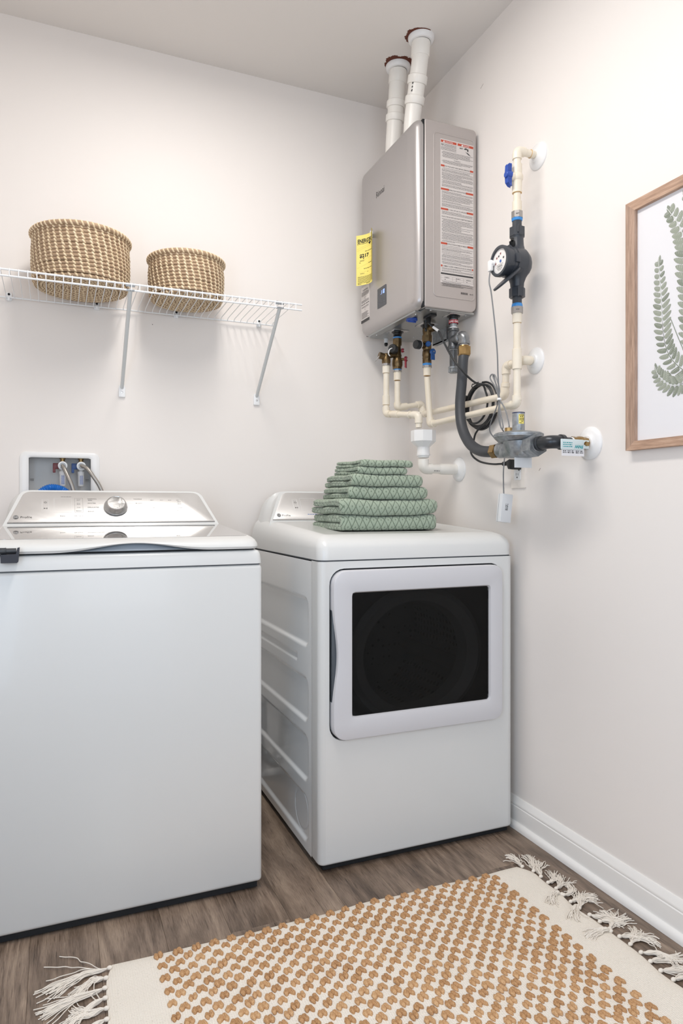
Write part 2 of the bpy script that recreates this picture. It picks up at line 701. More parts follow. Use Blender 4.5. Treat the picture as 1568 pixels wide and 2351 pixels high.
def mesh_of(mb, name, mats, origin, smooth=40, recalc=True):
    me = bpy.data.meshes.new(name)
    o = Vector(origin)
    me.from_pydata([(p[0] - o.x, p[1] - o.y, p[2] - o.z) for p in mb.v], [], mb.f)
    for m in (mats if isinstance(mats, (list, tuple)) else [mats]):
        me.materials.append(m)
    if any(mb.m):
        me.polygons.foreach_set('material_index', mb.m)
    if recalc:
        bm = bmesh.new()
        bm.from_mesh(me)
        bmesh.ops.recalc_face_normals(bm, faces=bm.faces)
        bm.to_mesh(me)
        bm.free()
    if smooth:
        me.polygons.foreach_set('use_smooth', [True] * len(me.polygons))
        me.set_sharp_from_angle(angle=R(smooth))
    me.update()
    return me


def part(name, mb, mats, parent, label=None, smooth=40, recalc=True, kind=None):
    o = bpy.data.objects.new(name, mesh_of(mb, name, mats, ORIG[parent.name], smooth, recalc))
    COL.objects.link(o)
    o.parent = parent
    ORIG[o.name] = ORIG[parent.name]
    if label:
        o['label'] = label
    if kind:
        o['kind'] = kind
    return o


def thing(name, label, cat, loc, group=None):
    o = bpy.data.objects.new(name, None)
    o.empty_display_size = 0.05
    o.location = loc
    COL.objects.link(o)
    o['label'] = label
    o['category'] = cat
    if group:
        o['group'] = group
    ORIG[o.name] = Vector(loc)
    return o


def solo(name, mb, mats, label, cat, group=None, smooth=40, recalc=True):
    a = np.array(mb.v)
    loc = Vector(((a[:, 0].min() + a[:, 0].max()) / 2, (a[:, 1].min() + a[:, 1].max()) / 2, a[:, 2].min()))
    o = bpy.data.objects.new(name, mesh_of(mb, name, mats, loc, smooth, recalc))
    o.location = loc
    COL.objects.link(o)
    o['label'] = label
    o['category'] = cat
    if group:
        o['group'] = group
    ORIG[o.name] = loc
    return o


def struct(name, mb, mats, smooth=0, parent=None, recalc=True):
    if parent:
        o = part(name, mb, mats, parent, smooth=smooth, recalc=recalc)
        o['kind'] = 'structure'
        return o
    o = bpy.data.objects.new(name, mesh_of(mb, name, mats, (0, 0, 0), smooth, recalc))
    COL.objects.link(o)
    o['kind'] = 'structure'
    ORIG[o.name] = Vector((0, 0, 0))
    return o


def text_mb(mb, items, o, ux, uy, mi=0, lift=(0, 0, 0)):
    """items: (string, x, y, size, align) laid into the frame o, ux, uy as flat letters"""
    o, ux, uy, lift = map(Vector, (o, ux, uy, lift))
    for it in items:
        s, x, y, size, al = it[:5]
        sx = it[5] if len(it) > 5 else 1.0
        cu = bpy.data.curves.new('lettering', 'FONT')
        cu.body = s
        cu.size = size
        cu.align_x = al
        cu.resolution_u = 2
        if len(it) > 6:
            cu.offset = it[6]
        ob = bpy.data.objects.new('lettering', cu)
        me = ob.to_mesh()
        vs = [o + ux * (x + v.co.x * sx) + uy * (y + v.co.y) + lift for v in me.vertices]
        fs = [tuple(p.vertices) for p in me.polygons]
        mb.add(vs, fs, mi)
        ob.to_mesh_clear()
        bpy.data.objects.remove(ob)
        bpy.data.curves.remove(cu)
    return mb


def micro(mb, rng, o, ux, uy, x0, x1, y, h, mi=0, fill=1.0):
    """one line of print too small to read: a row of word-sized dashes"""
    x = x0
    end = x0 + (x1 - x0) * fill
    while x < end:
        w = min(rng.uniform(0.002, 0.0085), end - x)
        mb.quad(o, ux, uy, x, x + w, y, y + h, mi)
        x += w + h * 0.8
    return mb


rng = random.Random(7)

# ------------------------------------------------------------------ the room
b = MB()
b.box((XL - .1, YF - .1, -0.06), (XR + .1, YB + .14, -0.007))
floor = struct('floor', b, mat('subfloor', '2A2420', 0.9))
seam0, pw = 0.099, 0.152
k0 = math.floor((XL - seam0) / pw)
for k in range(k0, 10):
    xa, xb = max(XL, seam0 + k * pw), min(XR, seam0 + (k + 1) * pw)
    if xb - xa < 0.01:
        continue
    y = YF - (0.37 * ((k * 7) % 5) / 1.6 + 0.12) % 1.2
    while y < YB:
        ya, yb_ = max(YF, y), min(YB, y + 1.22)
        y += 1.22
        if yb_ - ya < 0.02:
            continue
        p = MB().box((xa + .00015, ya + .00015, -.007), (xb - .00015, yb_ - .00015, 0), bev=.0006, seg=1)
        o = bpy.data.objects.new('floor_plank', mesh_of(p, 'floor_plank', M_floor, ((xa + xb) / 2, (ya + yb_) / 2, 0), 0))
        COL.objects.link(o)
        o.location = ((xa + xb) / 2, (ya + yb_) / 2, 0)
        o.parent = floor

HX0, HX1, HZ0, HZ1 = -.083, .124, 1.045, 1.2255       # hole for the outlet box
b = MB()
b.box((XL - .1, YB, 0), (HX0, YB + .14, ZC))
b.box((HX1, YB, 0), (XR + .1, YB + .14, ZC))
b.box((HX0, YB, 0), (HX1, YB + .14, HZ0))
b.box((HX0, YB, HZ1), (HX1, YB + .14, ZC))
wall_b = struct('wall_back', b, M_wall)
wall_r = struct('wall_right', MB().box((XR, YF - .1, 0), (XR + .1, YB, ZC)), M_wall)
struct('wall_left', MB().box((XL - .1, YF - .1, 0), (XL, YB, ZC)), M_wall)
b = MB()
b.box((XL, YF - .1, 0), (-.2, YF, ZC))
b.box((.9, YF - .1, 0), (XR, YF, ZC))
b.box((-.2, YF - .1, 2.3), (.9, YF, ZC))
struct('wall_front', b, M_wall)
struct('ceiling', MB().box((XL - .1, YF - .1, ZC), (XR + .1, YB + .14, ZC + .08)), M_ceil)

base_prof = [(0, 0), (.0135, 0), (.0135, .068), (.0112, .0705), (.0125, .0735), (.0112, .080), (.0065, .0875), (.0052, .0935), (.003, .0965), (0, .0965)]
shoe_prof = [(.0135, 0.0006), (.0263, 0.0006), (.0260, .008), (.0240, .015), (.0195, .0203), (.0135, .022)]


def run(name, prof, o, ux, length):
    struct(name, MB().prism(prof, o, ux, (0, 0, 1), length), M_trim, smooth=35)


run('baseboard_right', base_prof, (XR, YF, 0), (-1, 0, 0), (0, YB - YF, 0))
run('trim_1', shoe_prof, (XR, YF, 0), (-1, 0, 0), (0, YB - YF - .0135, 0))
run('baseboard_back', base_prof, (XL, YB, 0), (0, -1, 0), (XR - XL - .0135, 0, 0))
run('trim_2', shoe_prof, (XL, YB, 0), (0, -1, 0), (XR - XL - .027, 0, 0))


# ------------------------------------------------------------------ appliances
def panel_frame(yb, zb, yt, zt, full):
    o = Vector((0, yb, zb))
    v = Vector((0, yt - yb, zt - zb))
    u = Vector((1, 0, 0))
    n = u.cross(v).normalized()          # faces the room and up
    v = v / full                         # full = panel height in panel units
    return o, u, v, n


def deck_loops(x0, x1, y0, y1, zlow, ztop, levels, r, nf=36):
    """rounded shells of a machine top: levels = (share of height, side inset, front inset)"""
    out = []
    for s, ix, iy in levels:
        rr = max(.004, r - ix * .4)
        pts = []
        xa, xb, ya = x0 + ix, x1 - ix, y0 + iy
        for i in range(nf + 1):
            pts.append((xa + rr + (xb - xa - 2 * rr) * i / nf, ya))
        for i in range(1, 7):
            a = R(-90 + 90 * i / 6)
            pts.append((xb - rr + rr * math.cos(a), ya + rr + rr * math.sin(a)))
        for i in range(1, 9):
            pts.append((xb, ya + rr + (y1 - ya - rr) * i / 8))
        pts.append((xa, y1))
        for i in range(1, 9):
            pts.append((xa, y1 + (ya + rr - y1) * i / 8))
        for i in range(1, 6):
            a = R(180 + 90 * i / 6)
            pts.append((xa + rr + rr * math.cos(a), ya + rr + rr * math.sin(a)))
        out.append([(p[0], p[1], zlow(*p) + s * (ztop(*p) - zlow(*p))) for p in pts])
    return out


def console(parent, x0, x1, fr, yback, zbase):
    """white housing with a sloping trapezoid silver panel"""
    o, u, v, n = fr
    H = .1435 if parent.name.startswith('clothes') else .1555
    ins_t = .0915 if parent.name.startswith('clothes') else .0745
    pan = tra(x0 + .030, x1 - .031, 0.0, x0 + ins_t, x1 - ins_t, H, .024)
    pan_o = tra(x0 + .019, x1 - .020, -.006, x0 + ins_t - .009, x1 - ins_t + .009, H + .009, .03)
    pan_p = tra(x0 + .003, x1 - .003, -.060, x0 + ins_t - .020, x1 - ins_t + .020, H + .011, .040)
    L0 = [o + u * a + v * c for a, c in pan_o]
    L1 = [o + u * a + v * c - n * .034 for a, c in pan_p]
    Lm = [a_.lerp(b_, .5) + n * .012 for a_, b_ in zip(L0, L1)]
    fl = [[(1 - t) ** 2 * a_ + 2 * t * (1 - t) * m_ + t * t * b_ for a_, m_, b_ in zip(L0, Lm, L1)] for t in (0, .15, .3, .45, .6, .8, 1)]
    zt = (o + v * (H + .012)).z
    back = tra(x0, x1, zbase, x0 + ins_t - .036, x1 - ins_t + .036, zt, .06)
    L2 = [Vector((a, yback - .055, c - .002)) for a, c in back]
    L3 = [Vector((a, yback, c - .012)) for a, c in back]
    sd = [[a_.lerp(b_, t) for a_, b_ in zip(L1, L2)] for t in (.2, .4, .6, .8, 1)]
    bd = MB().rings(fl + sd + [L3], cap0=True, cap1=True)
    hs = part('console_housing', bd, M_white, parent, smooth=50)
    pl = MB().prism(pan, o - n * .002, u, v, n * .0045, bev=.0016)
    p = part('control_panel', pl, M_console, parent, label='brushed silver control panel', smooth=30)
    lip = MB().tube([o + u * (x0 + .031) + v * .003 + n * .001, o + u * (x1 - .032) + v * .003 + n * .001], .0028, 8)
    part('panel_lip', lip, M_steel, p)
    return p


def tra(xb0, xb1, zb, xt0, xt1, zt, r, k=6):
    """trapezoid with two rounded upper corners, counter-clockwise"""
    out = [(xb0, zb), ((xb0 + xb1) / 2, zb), (xb1, zb)]
    for cx, px, sgn in ((xt1, xb1, 1), (xt0, xb0, -1)):
        e = Vector((px - cx, zb - zt)).normalized()
        a = Vector((cx, zt)) + e * r
        c = Vector((cx - sgn * r, zt))
        m = Vector((cx, zt))
        seq = [(1 - t) ** 2 * a + 2 * t * (1 - t) * m + t * t * c for t in [i / k for i in range(k + 1)]]
        if sgn < 0:
            seq.reverse()
        out += [tuple(q) for q in seq]
    full = []
    for i, p in enumerate(out):                       # even spacing along the straight sides
        q = out[(i + 1) % len(out)]
        m = 8 if i in (0, 1, 2, 2 + (k + 1), len(out) - 1) else 1
        full += [(p[0] + (q[0] - p[0]) * j / m, p[1] + (q[1] - p[1]) * j / m) for j in range(m)]
    return full


def emblem(mb_dark, mb_light, fr, x, y, r, lift):
    o, u, v, n = fr
    c = o + u * x + v * y + n * lift
    mb_dark.lathe(c, n, [(0, r), (.0003, r)], 24, 0)
    # light ring and script letters inside the disc
    ring = []
    for rr in (r * .88, r * .78):
        ring.append([c + n * .0006 + (u * math.cos(2 * math.pi * i / 24) + v * math.sin(2 * math.pi * i / 24)) * rr for i in range(24)])
    mb_light.rings(ring)
    text_mb(mb_light, [('GE', 0, -r * .38, r * 1.15, 'CENTER', .85)], c + n * .0006, u, v)


def power_marks(mb, fr, x, y, y2, r, lift):
    o, u, v, n = fr
    arc = []
    for rr in (r, r * .74):
        arc.append([o + n * lift + u * (x + rr * math.cos(R(125 + 290 * i / 24))) + v * (y + rr * math.sin(R(125 + 290 * i / 24))) for i in range(25)])
    mb.rings(arc, closed=False)
    mb.quad(o + n * lift, u, v, x - r * .13, x + r * .13, y + r * .1, y + r * 1.15)
    p = o + n * lift
    mb.add([p + u * (x - r) + v * (y2 - r * .75), p + u * (x + r * .25) + v * y2, p + u * (x - r) + v * (y2 + r * .75)], [(0, 1, 2)])
    for dx in (.6, 1.15):
        mb.quad(p, u, v, x + r * dx, x + r * (dx + .3), y2 - r * .75, y2 + r * .75)


def outline(mb, fr, x0, x1, y0, y1, w, lift):
    o, u, v, n = fr
    p = o + n * lift
    for a in ((x0, x1, y0, y0 + w), (x0, x1, y1 - w, y1), (x0, x0 + w, y0, y1), (x1 - w, x1, y0, y1)):
        mb.quad(p, u, v, *a)


# --- washing machine
WX0, WX1, WY = -.160, .529, 1.8256
washer = thing('washing_machine', 'white top-loading washing machine with closed glass lid and round silver dial', 'washing machine', ((WX0 + WX1) / 2, 2.15, 0))
b = MB().box((WX0, WY, .0203), (WX1, 2.50, .8935), bev=.011, seg=4)
part('cabinet', b, M_white, washer, smooth=60)
for sx in (WX0 + .05, WX1 - .05):
    for sy in (WY + .06, 2.44):
        part('foot', MB().lathe((sx, sy, 0), (0, 0, 1), [(0, .02), (.008, .02), (.009, .008), (.024, .008)], 14), M_dark, washer)
part('toe_shade_block', MB().box((WX0 + .012, WY + .010, .004), (WX1 - .012, 2.47, .022)), M_gap, washer, smooth=0)  # black block close to the front, stands for the shade under the cabinet
part('seam_gap', MB().prism(rrect(WX0 + .003, WX1 - .003, WY + .003, 2.49, .014, 4), (0, 0, .8925), (1, 0, 0), (0, 1, 0), (0, 0, .004)), M_seam, washer, smooth=0)
lv = [(0, 0, 0), (.4, .001, .0008), (.75, .0035, .003), (.92, .007, .006), (1, .012, .012)]
L = deck_loops(WX0, WX1, WY, 2.50, lambda x, y: .8955, lambda x, y: .9325, lv, .014)
part('top_frame', MB().rings(L, cap0=True, cap1=True), M_white, washer, smooth=50)
part('lid_gap', MB().box((WX0 + .02, WY + .016, .931), (WX1 - .02, 2.28, .939)), M_gap, washer, smooth=0)


def arch(x):
    t = (x - .193) / .215
    return .0205 * (math.cos(t * math.pi) * .5 + .5) ** 1.25 if abs(t) < 1 else 0.0


def lid_low(x, y):
    return .9362 + (arch(x) if y < WY + .02 else 0)


def lid_top(x, y):
    return .9685 + .066 * (y - 1.89)


lv = [(0, .006, .004), (.22, .001, 0), (.5, .002, .003), (.78, .006, .014), (.94, .010, .034), (1, .014, .066)]
L = deck_loops(WX0 + .004, WX1 - .004, WY, 2.272, lid_low, lid_top, lv, .034, 60)
lid = part('lid', MB().rings(L, cap0=False, cap1=True), M_white, washer, smooth=50)
top = [(p[0], p[1]) for p in L[-1]]
glass_in = inset(top, .002)
g = MB()
g.rings([[(x, y, lid_top(x, y) - .002) for x, y in glass_in], [(x, y, lid_top(x, y) + .0006) for x, y in glass_in]], cap0=True, cap1=True)
part('lid_glass', g, M_lid, lid, label='tinted mirror-like glass', smooth=20)
g = MB()
nseg = 40
Lr = []
for yy, f in ((WY + .003, .0), (WY + .012, .35), (WY + .030, 1.0), (WY + .034, 1.15)):
    Lr.append([(-.03 + .446 * i / nseg, yy, .9385 + f * (arch(-.03 + .446 * i / nseg) + .001)) for i in range(nseg + 1)])
g.__init__()
g.rings(Lr, closed=False)
part('handle_recess', g, M_recess, lid, label='blue-grey finger recess', recalc=False)

wf = panel_frame(2.285, 1.0, 2.372, 1.0985, .1562)
o, u, v, n = wf
panel = console(washer, WX0, WX1, wf, 2.50, .945)
kc = o + u * .1841 + v * .0744 + n * .0025
kb = MB().lathe(kc, n, [(0, .0345), (.0015, .0345)], 40, 0)
knob = part('dial_knob', MB().lathe(kc + n * .0025, n, [(0, .0355), (.002, .0368), (.006, .0362), (.019, .0302), (.0215, .0288), (.0222, .0272), (.0212, .0262)], 48), M_steel, washer, smooth=30)
kface = part('dial_face', MB().lathe(kc + n * .0225, n, [(0, .0264), (.0012, .0264)], 48), M_dial, knob, smooth=20)
part('dial_shadow_gap', MB().lathe(kc, n, [(0, .0335), (.003, .0335)], 40), M_gap, knob, smooth=20)
# printing on the panel
d, g, w = MB(), MB(), MB()
lift = .0029
pt = o + n * lift
rows = [('NORMAL', 'TOWELS', .1160), ('WHITES', 'BULKY', .0940), ('DELICATES', 'QUICK WASH', .0735), ('JEANS', 'SANITIZE', .0525), ('DOWNLOADED', 'DRAIN+SPIN', .0312)]
for a, c, yy in rows:
    text_mb(d, [(a, .099, yy, .0062, 'LEFT', 1.12), (c, .268, yy, .0062, 'RIGHT', 1.12)], pt, u, v)
    half = math.sqrt(max(0.0, .039 ** 2 - (yy + .002 - .0744) ** 2))
    wa = .099 + len(a) * .0051 + .003
    wc = .268 - len(c) * .0051 - .003
    if .1841 - half - .003 > wa:
        g.quad(pt, u, v, wa, .1841 - half - .003, yy + .002, yy + .0024)
    if wc > .1841 + half + .003:
        g.quad(pt, u, v, .1841 + half + .003, wc, yy + .002, yy + .0024)
text_mb(d, [('Select', .0722, .0555, .0062, 'CENTER', 1.1), ('Delay', .0253, .0308, .0062, 'CENTER', 1.1), ('My Cycle', .0721, .0308, .0062, 'CENTER', 1.1),
            ('Profile', -.0945, .0235, .0125, 'LEFT', 1.0),
            ('Deep Fill', .292, .0308, .0058, 'CENTER'), ('Tangle Control', .345, .0308, .0058, 'CENTER')], pt, u, v)
rg = random.Random(3)
for yy in (.1135, .1105):
    micro(g, rg, pt, u, v, .101, .113, yy - .002, .0014)
for xx, yy in ((.0722, .1150), (.0722, .1095), (.0722, .0945), (.0722, .0890), (.0722, .0740)):
    micro(g, rg, pt, u, v, xx - .005, xx + .005, yy, .0016)
micro(g, rg, pt, u, v, .020, .052, .1275, .0016)
for xx in (.300, .332, .358, .385):
    micro(g, rg, pt, u, v, xx - .005, xx + .005, .1120, .002)
for xx, yy in ((.388, .103), (.388, .093), (.305, .072), (.390, .072), (.298, .060), (.383, .060)):
    micro(g, rg, pt, u, v, xx - .006, xx + .006, yy, .002)
power_marks(d, wf, -.0248, .1002, .0705, .0040, lift)
outline(w, wf, -.0345, -.0150, .0560, .1150, .0005, lift)
outline(w, wf, .0000, .0520, .0500, .1215, .0005, lift)
outline(g, wf, .0605, .0850, .0500, .1215, .0005, lift)
outline(w, wf, .286, .405, .0520, .1215, .0005, lift)
emblem(d, w, wf, -.1067, .0278, .0077, lift)
part('panel_lettering', d, M_ink, panel, smooth=0, recalc=False, kind='stuff')
part('panel_fine_print', g, M_inkl, panel, smooth=0, recalc=False, kind='stuff')
part('panel_outlines', w, M_inkw, panel, smooth=0, recalc=False, kind='stuff')

# black latch clipped over the lid at the left
clip = thing('lid_clip', 'black plastic clip with ribbed rod end at the left of the washer lid', 'clip', (-.10, 1.80, .92))
b = MB()
b.cyl((-.16, 1.812, .9455), (-.106, 1.812, .9455), .0078, n=18)
b.cyl((-.106, 1.812, .9455), (-.083, 1.812, .9455), .0066, n=18)
b.collar((-.1085, 1.812, .9455), (-.1045, 1.812, .9455), .0083)
part('rod', b, mat('dark_grey_rod', '3C3E41', 0.35), clip)
b = MB()
prof = [(-.1165, .9375), (-.0835, .9385), (-.0800, .9530), (-.0755, .9535), (-.0785, .9195), (-.0815, .9172), (-.1160, .9176)]
b.prism(prof, (0, 1.800, 0), (1, 0, 0), (0, 0, 1), (0, .024, 0))
part('clip_jaw', b, mat('matt_black_jaw', '201E28', 0.4), clip, smooth=0)

# --- clothes dryer
DX0, DX1, DY = .698, 1.368, 1.829
dryer = thing('clothes_dryer', 'white front-loading clothes dryer with dark square door window beside the wall', 'dryer', ((DX0 + DX1) / 2, 2.19, 0))
# wrap-around front panel with the door hole
hole = rrect(.729, 1.3195, .3735, .8725, (.046, .036, .036, .046), 8)
seq_y = []
bev = .02
o_pts = rrect(DX0 + .0, DX1, .0203, .893, .012, 3)


def by_angle(poly, c, n):
    """resample a closed outline at n equal angles about c"""
    out = []
    m = len(poly)
    for i in range(n):
        a = 2 * math.pi * i / n
        dx, dy = math.cos(a), math.sin(a)
        best = None
        for j in range(m):
            x1, y1 = poly[j][0] - c[0], poly[j][1] - c[1]
            x2, y2 = poly[(j + 1) % m][0] - c[0], poly[(j + 1) % m][1] - c[1]
            den = dx * (y2 - y1) - dy * (x2 - x1)
            if abs(den) < 1e-12:
                continue
            t = (x1 * (y2 - y1) - y1 * (x2 - x1)) / den
            s = (x1 * dy - y1 * dx) / den
            if t > 0 and -1e-9 <= s <= 1 + 1e-9 and (best is None or t < best):
                best = t
        out.append((c[0] + dx * best, c[1] + dy * best))
    return out


C0 = (1.024, .623)
NA = 200
of, hf = by_angle([(DX0 + bev, .028), (DX1 - bev, .028), (DX1 - bev, .893), (DX0 + bev, .893)], C0, NA), by_angle(hole, C0, NA)
for cx_, cz_ in ((DX0 + bev, .028), (DX1 - bev, .028), (DX1 - bev, .893), (DX0 + bev, .893)):
    j_ = min(range(NA), key=lambda i: (of[i][0] - cx_) ** 2 + (of[i][1] - cz_) ** 2)
    of[j_] = (cx_, cz_)
# exact corners of the outer outline so that the sheet stays square
loops = []
b = MB()
ring_o = [(x, DY, z) for x, z in of]
ring_h = [(x, DY, z) for x, z in hf]
ring_h2 = [(x, DY + .0016, z) for x, z in by_angle(inset(hole, .0008), C0, NA)]
ring_h3 = [(x, DY + .026, z) for x, z in by_angle(inset(hole, .0008), C0, NA)]
b.rings([ring_o, ring_h, ring_h2, ring_h3])
# rounded vertical corners and the returns along the sides
for sx, x0 in ((1, DX0), (-1, DX1)):
    cols = []
    for i in range(9):
        a = R(90 * i / 8)
        cols.append((x0 + sx * (bev - bev * math.sin(a)), DY + bev - bev * math.cos(a), -sx * math.sin(a), -math.cos(a)))
    cols.append((x0, 1.892, -sx, 0))
    strips = [[(c[0], c[1], .893) for c in cols], [(c[0], c[1], .028) for c in cols]]
    for j in range(1, 5):
        q, w_ = .0077 * (1 - math.cos(R(22.5 * j))), .028 - .0077 * math.sin(R(22.5 * j))
        strips.append([(c[0] - c[2] * q, c[1] - c[3] * q, w_) for c in cols])
    b.rings(strips, closed=False)
# rolled lower edge
for j in range(4):
    z0, y0 = .028 - .0077 * math.sin(R(22.5 * j)), DY + .0077 * (1 - math.cos(R(22.5 * j)))
    z1, y1 = .028 - .0077 * math.sin(R(22.5 * (j + 1))), DY + .0077 * (1 - math.cos(R(22.5 * (j + 1))))
    b.add([(DX0 + bev, y0, z0), (DX1 - bev, y0, z0), (DX1 - bev, y1, z1), (DX0 + bev, y1, z1)], [(0, 1, 2, 3)])
bm_ = part('front_panel', b, M_white, dryer, smooth=60)

# pressed left side panel as a relief
def sd_rrect(px, py, x0, x1, y0, y1, r):
    cx, cy, hx, hy = (x0 + x1) / 2, (y0 + y1) / 2, (x1 - x0) / 2 - r, (y1 - y0) / 2 - r
    qx, qy = np.abs(px - cx) - hx, np.abs(py - cy) - hy
    return np.hypot(np.maximum(qx, 0), np.maximum(qy, 0)) + np.minimum(np.maximum(qx, qy), 0) - r


ys = np.concatenate([np.arange(1.8925, 2.10, .0028), np.linspace(2.10, 2.55, 60)])
zs = np.arange(.0205, .8935, .0032)
YY, ZZ = np.meshgrid(ys, zs, indexing='ij')
depth = np.zeros_like(YY)
for z0, z1, y0 in ((.631, .779, 1.919), (.405, .539, 1.921), (.226, .366, 1.921), (.045, .184, 1.921)):
    dd = sd_rrect(YY, ZZ, y0, 2.52, z0, z1, .034)
    t = np.clip(.5 - (dd + .004) / .013, 0, 1)
    depth = np.maximum(depth, .0075 * t * t * (3 - 2 * t))
dd = sd_rrect(YY, ZZ, 2.022, 2.52, .5755, .5975, .006)
t = np.clip(.5 - dd / .006, 0, 1)
depth = np.maximum(depth, .0028 * t * t * (3 - 2 * t))
rr_ = np.hypot(YY - 2.000, ZZ - .121)
depth += .0022 * np.exp(-((rr_ - .0605) / .0022) ** 2) * (rr_ < .08)
vs = np.stack([DX0 + depth, YY, ZZ], -1).reshape(-1, 3)
ny, nz = YY.shape
b = MB()
idx = np.arange(ny * nz).reshape(ny, nz)
fs = np.stack([idx[:-1, :-1], idx[1:, :-1], idx[1:, 1:], idx[:-1, 1:]], -1).reshape(-1, 4)
b.add([tuple(map(float, p)) for p in vs], [tuple(map(int, f)) for f in fs])
part('side_panel', b, M_whiteside, dryer, label='white side panel pressed with four rounded recesses', smooth=60)
b = MB()
b.box((DX1 - .001, 1.8925, .0205), (DX1, 2.55, .893))
part('side_panel', b, M_white, dryer, smooth=0)
part('back_panel', MB().box((DX0 + .012, 2.548, .0205), (DX1 - .002, 2.552, .893)), M_under, dryer, smooth=0)
part('underside_shade_block', MB().box((DX0 + .016, DY + .014, .004), (DX1 - .014, 2.54, .0225)), M_gap, dryer, smooth=0)  # black fill brought forward as the dark shade below the dryer
for sx in (DX0 + .05, DX1 - .05):
    for sy in (DY + .055, 2.49):
        part('foot', MB().lathe((sx, sy, 0), (0, 0, 1), [(0, .018), (.007, .018), (.008, .008), (.02, .008)], 14), M_dark, dryer)
part('seam_gap', MB().prism(rrect(DX0 + .003, DX1 - .003, DY + .003, 2.545, .022, 4), (0, 0, .8925), (1, 0, 0), (0, 1, 0), (0, 0, .0055)), M_seam, dryer, smooth=0)


def d_top(x, y):
    return .969 + .0605 * (y - 1.88)


lv = [(-.86, 0, 0), (0, 0, 0), (.40, .0035, .008), (.72, .013, .022), (.90, .026, .040), (.98, .038, .055), (1, .046, .064)]
L = deck_loops(DX0, DX1, DY, 2.552, lambda x, y: .9305, d_top, lv, .030, 24)
L[0] = [(p[0], p[1], .897) for p in L[0]]
L.append([(x, y, d_top(x, y) - .0012) for x, y in inset([(p[0], p[1]) for p in L[-1]], .0016)])
part('top_deck', MB().rings(L, cap0=True, cap1=True), M_white, dryer, smooth=50)
df = panel_frame(2.38, 1.0015, 2.458, 1.1030, .1428)
panel = console(dryer, DX0, DX1, df, 2.556, .93)
o, u, v, n = df
pt = o + n * lift
d, g, w = MB(), MB(), MB()
emblem(d, w, df, .7556, .0244, .0077, lift)
text_mb(d, [('Profile', .7668, .0192, .0125, 'LEFT')], pt, u, v)
power_marks(d, df, .8300, .0905, .0635, .0042, lift)
outline(w, df, .8195, .8385, .0480, .1060, .0009, lift)
outline(w, df, .8490, .9090, .0415, .1125, .0009, lift)
micro(g, rg, pt, u, v, .868, .905, .028, .0025)
part('panel_lettering', d, M_ink, panel, smooth=0, recalc=False, kind='stuff')
part('panel_fine_print', g, M_bluep, panel, smooth=0, recalc=False, kind='stuff')
part('panel_outlines', w, M_inkw, panel, smooth=0, recalc=False, kind='stuff')

# door: frame ring with a scooped left edge, window, grip
dout = []
for x, z in rrect(.7345, 1.3145, .3790, .8675, (.042, .032, .032, .042), 10):
    dout.append((x, z))
dense = []
m = len(dout)
for i in range(m):
    a, c = dout[i], dout[(i + 1) % m]
    k = max(1, int(math.hypot(c[0] - a[0], c[1] - a[1]) / .012))
    for j in range(k):
        dense.append((a[0] + (c[0] - a[0]) * j / k, a[1] + (c[1] - a[1]) * j / k))


def scoop(x, z):
    t = (z - .6216) / .150
    return .0135 * (math.cos(t * math.pi) * .5 + .5) if abs(t) < 1 and x < .75 else 0.0


dense = [(x + scoop(x, z), z) for x, z in dense]
glass_o = rrect(.7955, 1.2662, .4440, .8018, .006, 4)
Cd = (1.028, .623)
ND = 240
LO = [by_angle(inset(dense, k), Cd, ND) for k in (0, 0, .0018, .006)]
LI = [by_angle(inset(glass_o, k), Cd, ND) for k in (-.010, -.0035, 0, 0)]
YO = (DY + .012, DY - .014, DY - .0185, DY - .0200)
YI = (DY - .0200, DY - .0185, DY - .0120, DY - .004)
b = MB().rings([[(x, y, z) for x, z in P] for P, y in zip(LO + LI, YO + YI)])
door = part('door', b, M_doorw, dryer, smooth=35)
g = MB().prism(glass_o, (0, DY - .0045, 0), (1, 0, 0), (0, 0, 1), (0, -.005, 0))
part('door_window', g, M_doorglass, door, label='smoked dark window', smooth=0)
grip = [(.7350, .472), (.7420, .4735), (.7470, .50), (.7505, .56), (.7515, .6216), (.7500, .69), (.7460, .745), (.7415, .7690), (.7350, .7710)]
part('door_grip', MB().prism(grip, (0, DY + .010, 0), (1, 0, 0), (0, 0, 1), (0, -.0175, 0), bev=.002), mat('grey_grip', '5E656C', 0.3, metal=0.4), door, label='dark grey finger grip')
gr = MB()
gr.rings([[(x, DY + .010, z) for x, z in by_angle(inset(hole, -.002), C0, NA)], [(x, DY + .010, z) for x, z in by_angle(inset(hole, .05), C0, NA)]])
part('door_gap_shade', gr, M_gap, dryer, smooth=0, recalc=False)  # black ring in the door channel, its colour stands in for shade
# drum seen through the window
Cx, Cz = 1.045, .590
b = MB()
ro, ri = by_angle(rrect(DX0 + .02, DX1 - .02, .10, .885, .02, 3), (Cx, Cz), 72), [(Cx + .235 * math.cos(2 * math.pi * i / 72), Cz + .215 * math.sin(2 * math.pi * i / 72)) for i in range(72)]
ri2 = [(Cx + .175 * math.cos(2 * math.pi * i / 72), Cz + .160 * math.sin(2 * math.pi * i / 72)) for i in range(72)]
b.rings([[(x, 1.885, z) for x, z in ro], [(x, 1.885, z) for x, z in ri]])
part('bulkhead', b, mat('dark_bulkhead', '3A3A3A', 0.4), dryer, smooth=0, recalc=False)
b = MB().rings([[(x, 1.880, z) for x, z in ri], [(Cx + (x - Cx) * .92, 1.868, Cz + (z - Cz) * .92) for x, z in ri],
                [(Cx + (x - Cx) * 1.05, 1.884, Cz + (z - Cz) * 1.05) for x, z in ri2], [(x, 1.93, z) for x, z in ri2]])
part('drum_mouth', b, M_inner, dryer, smooth=50, recalc=False)
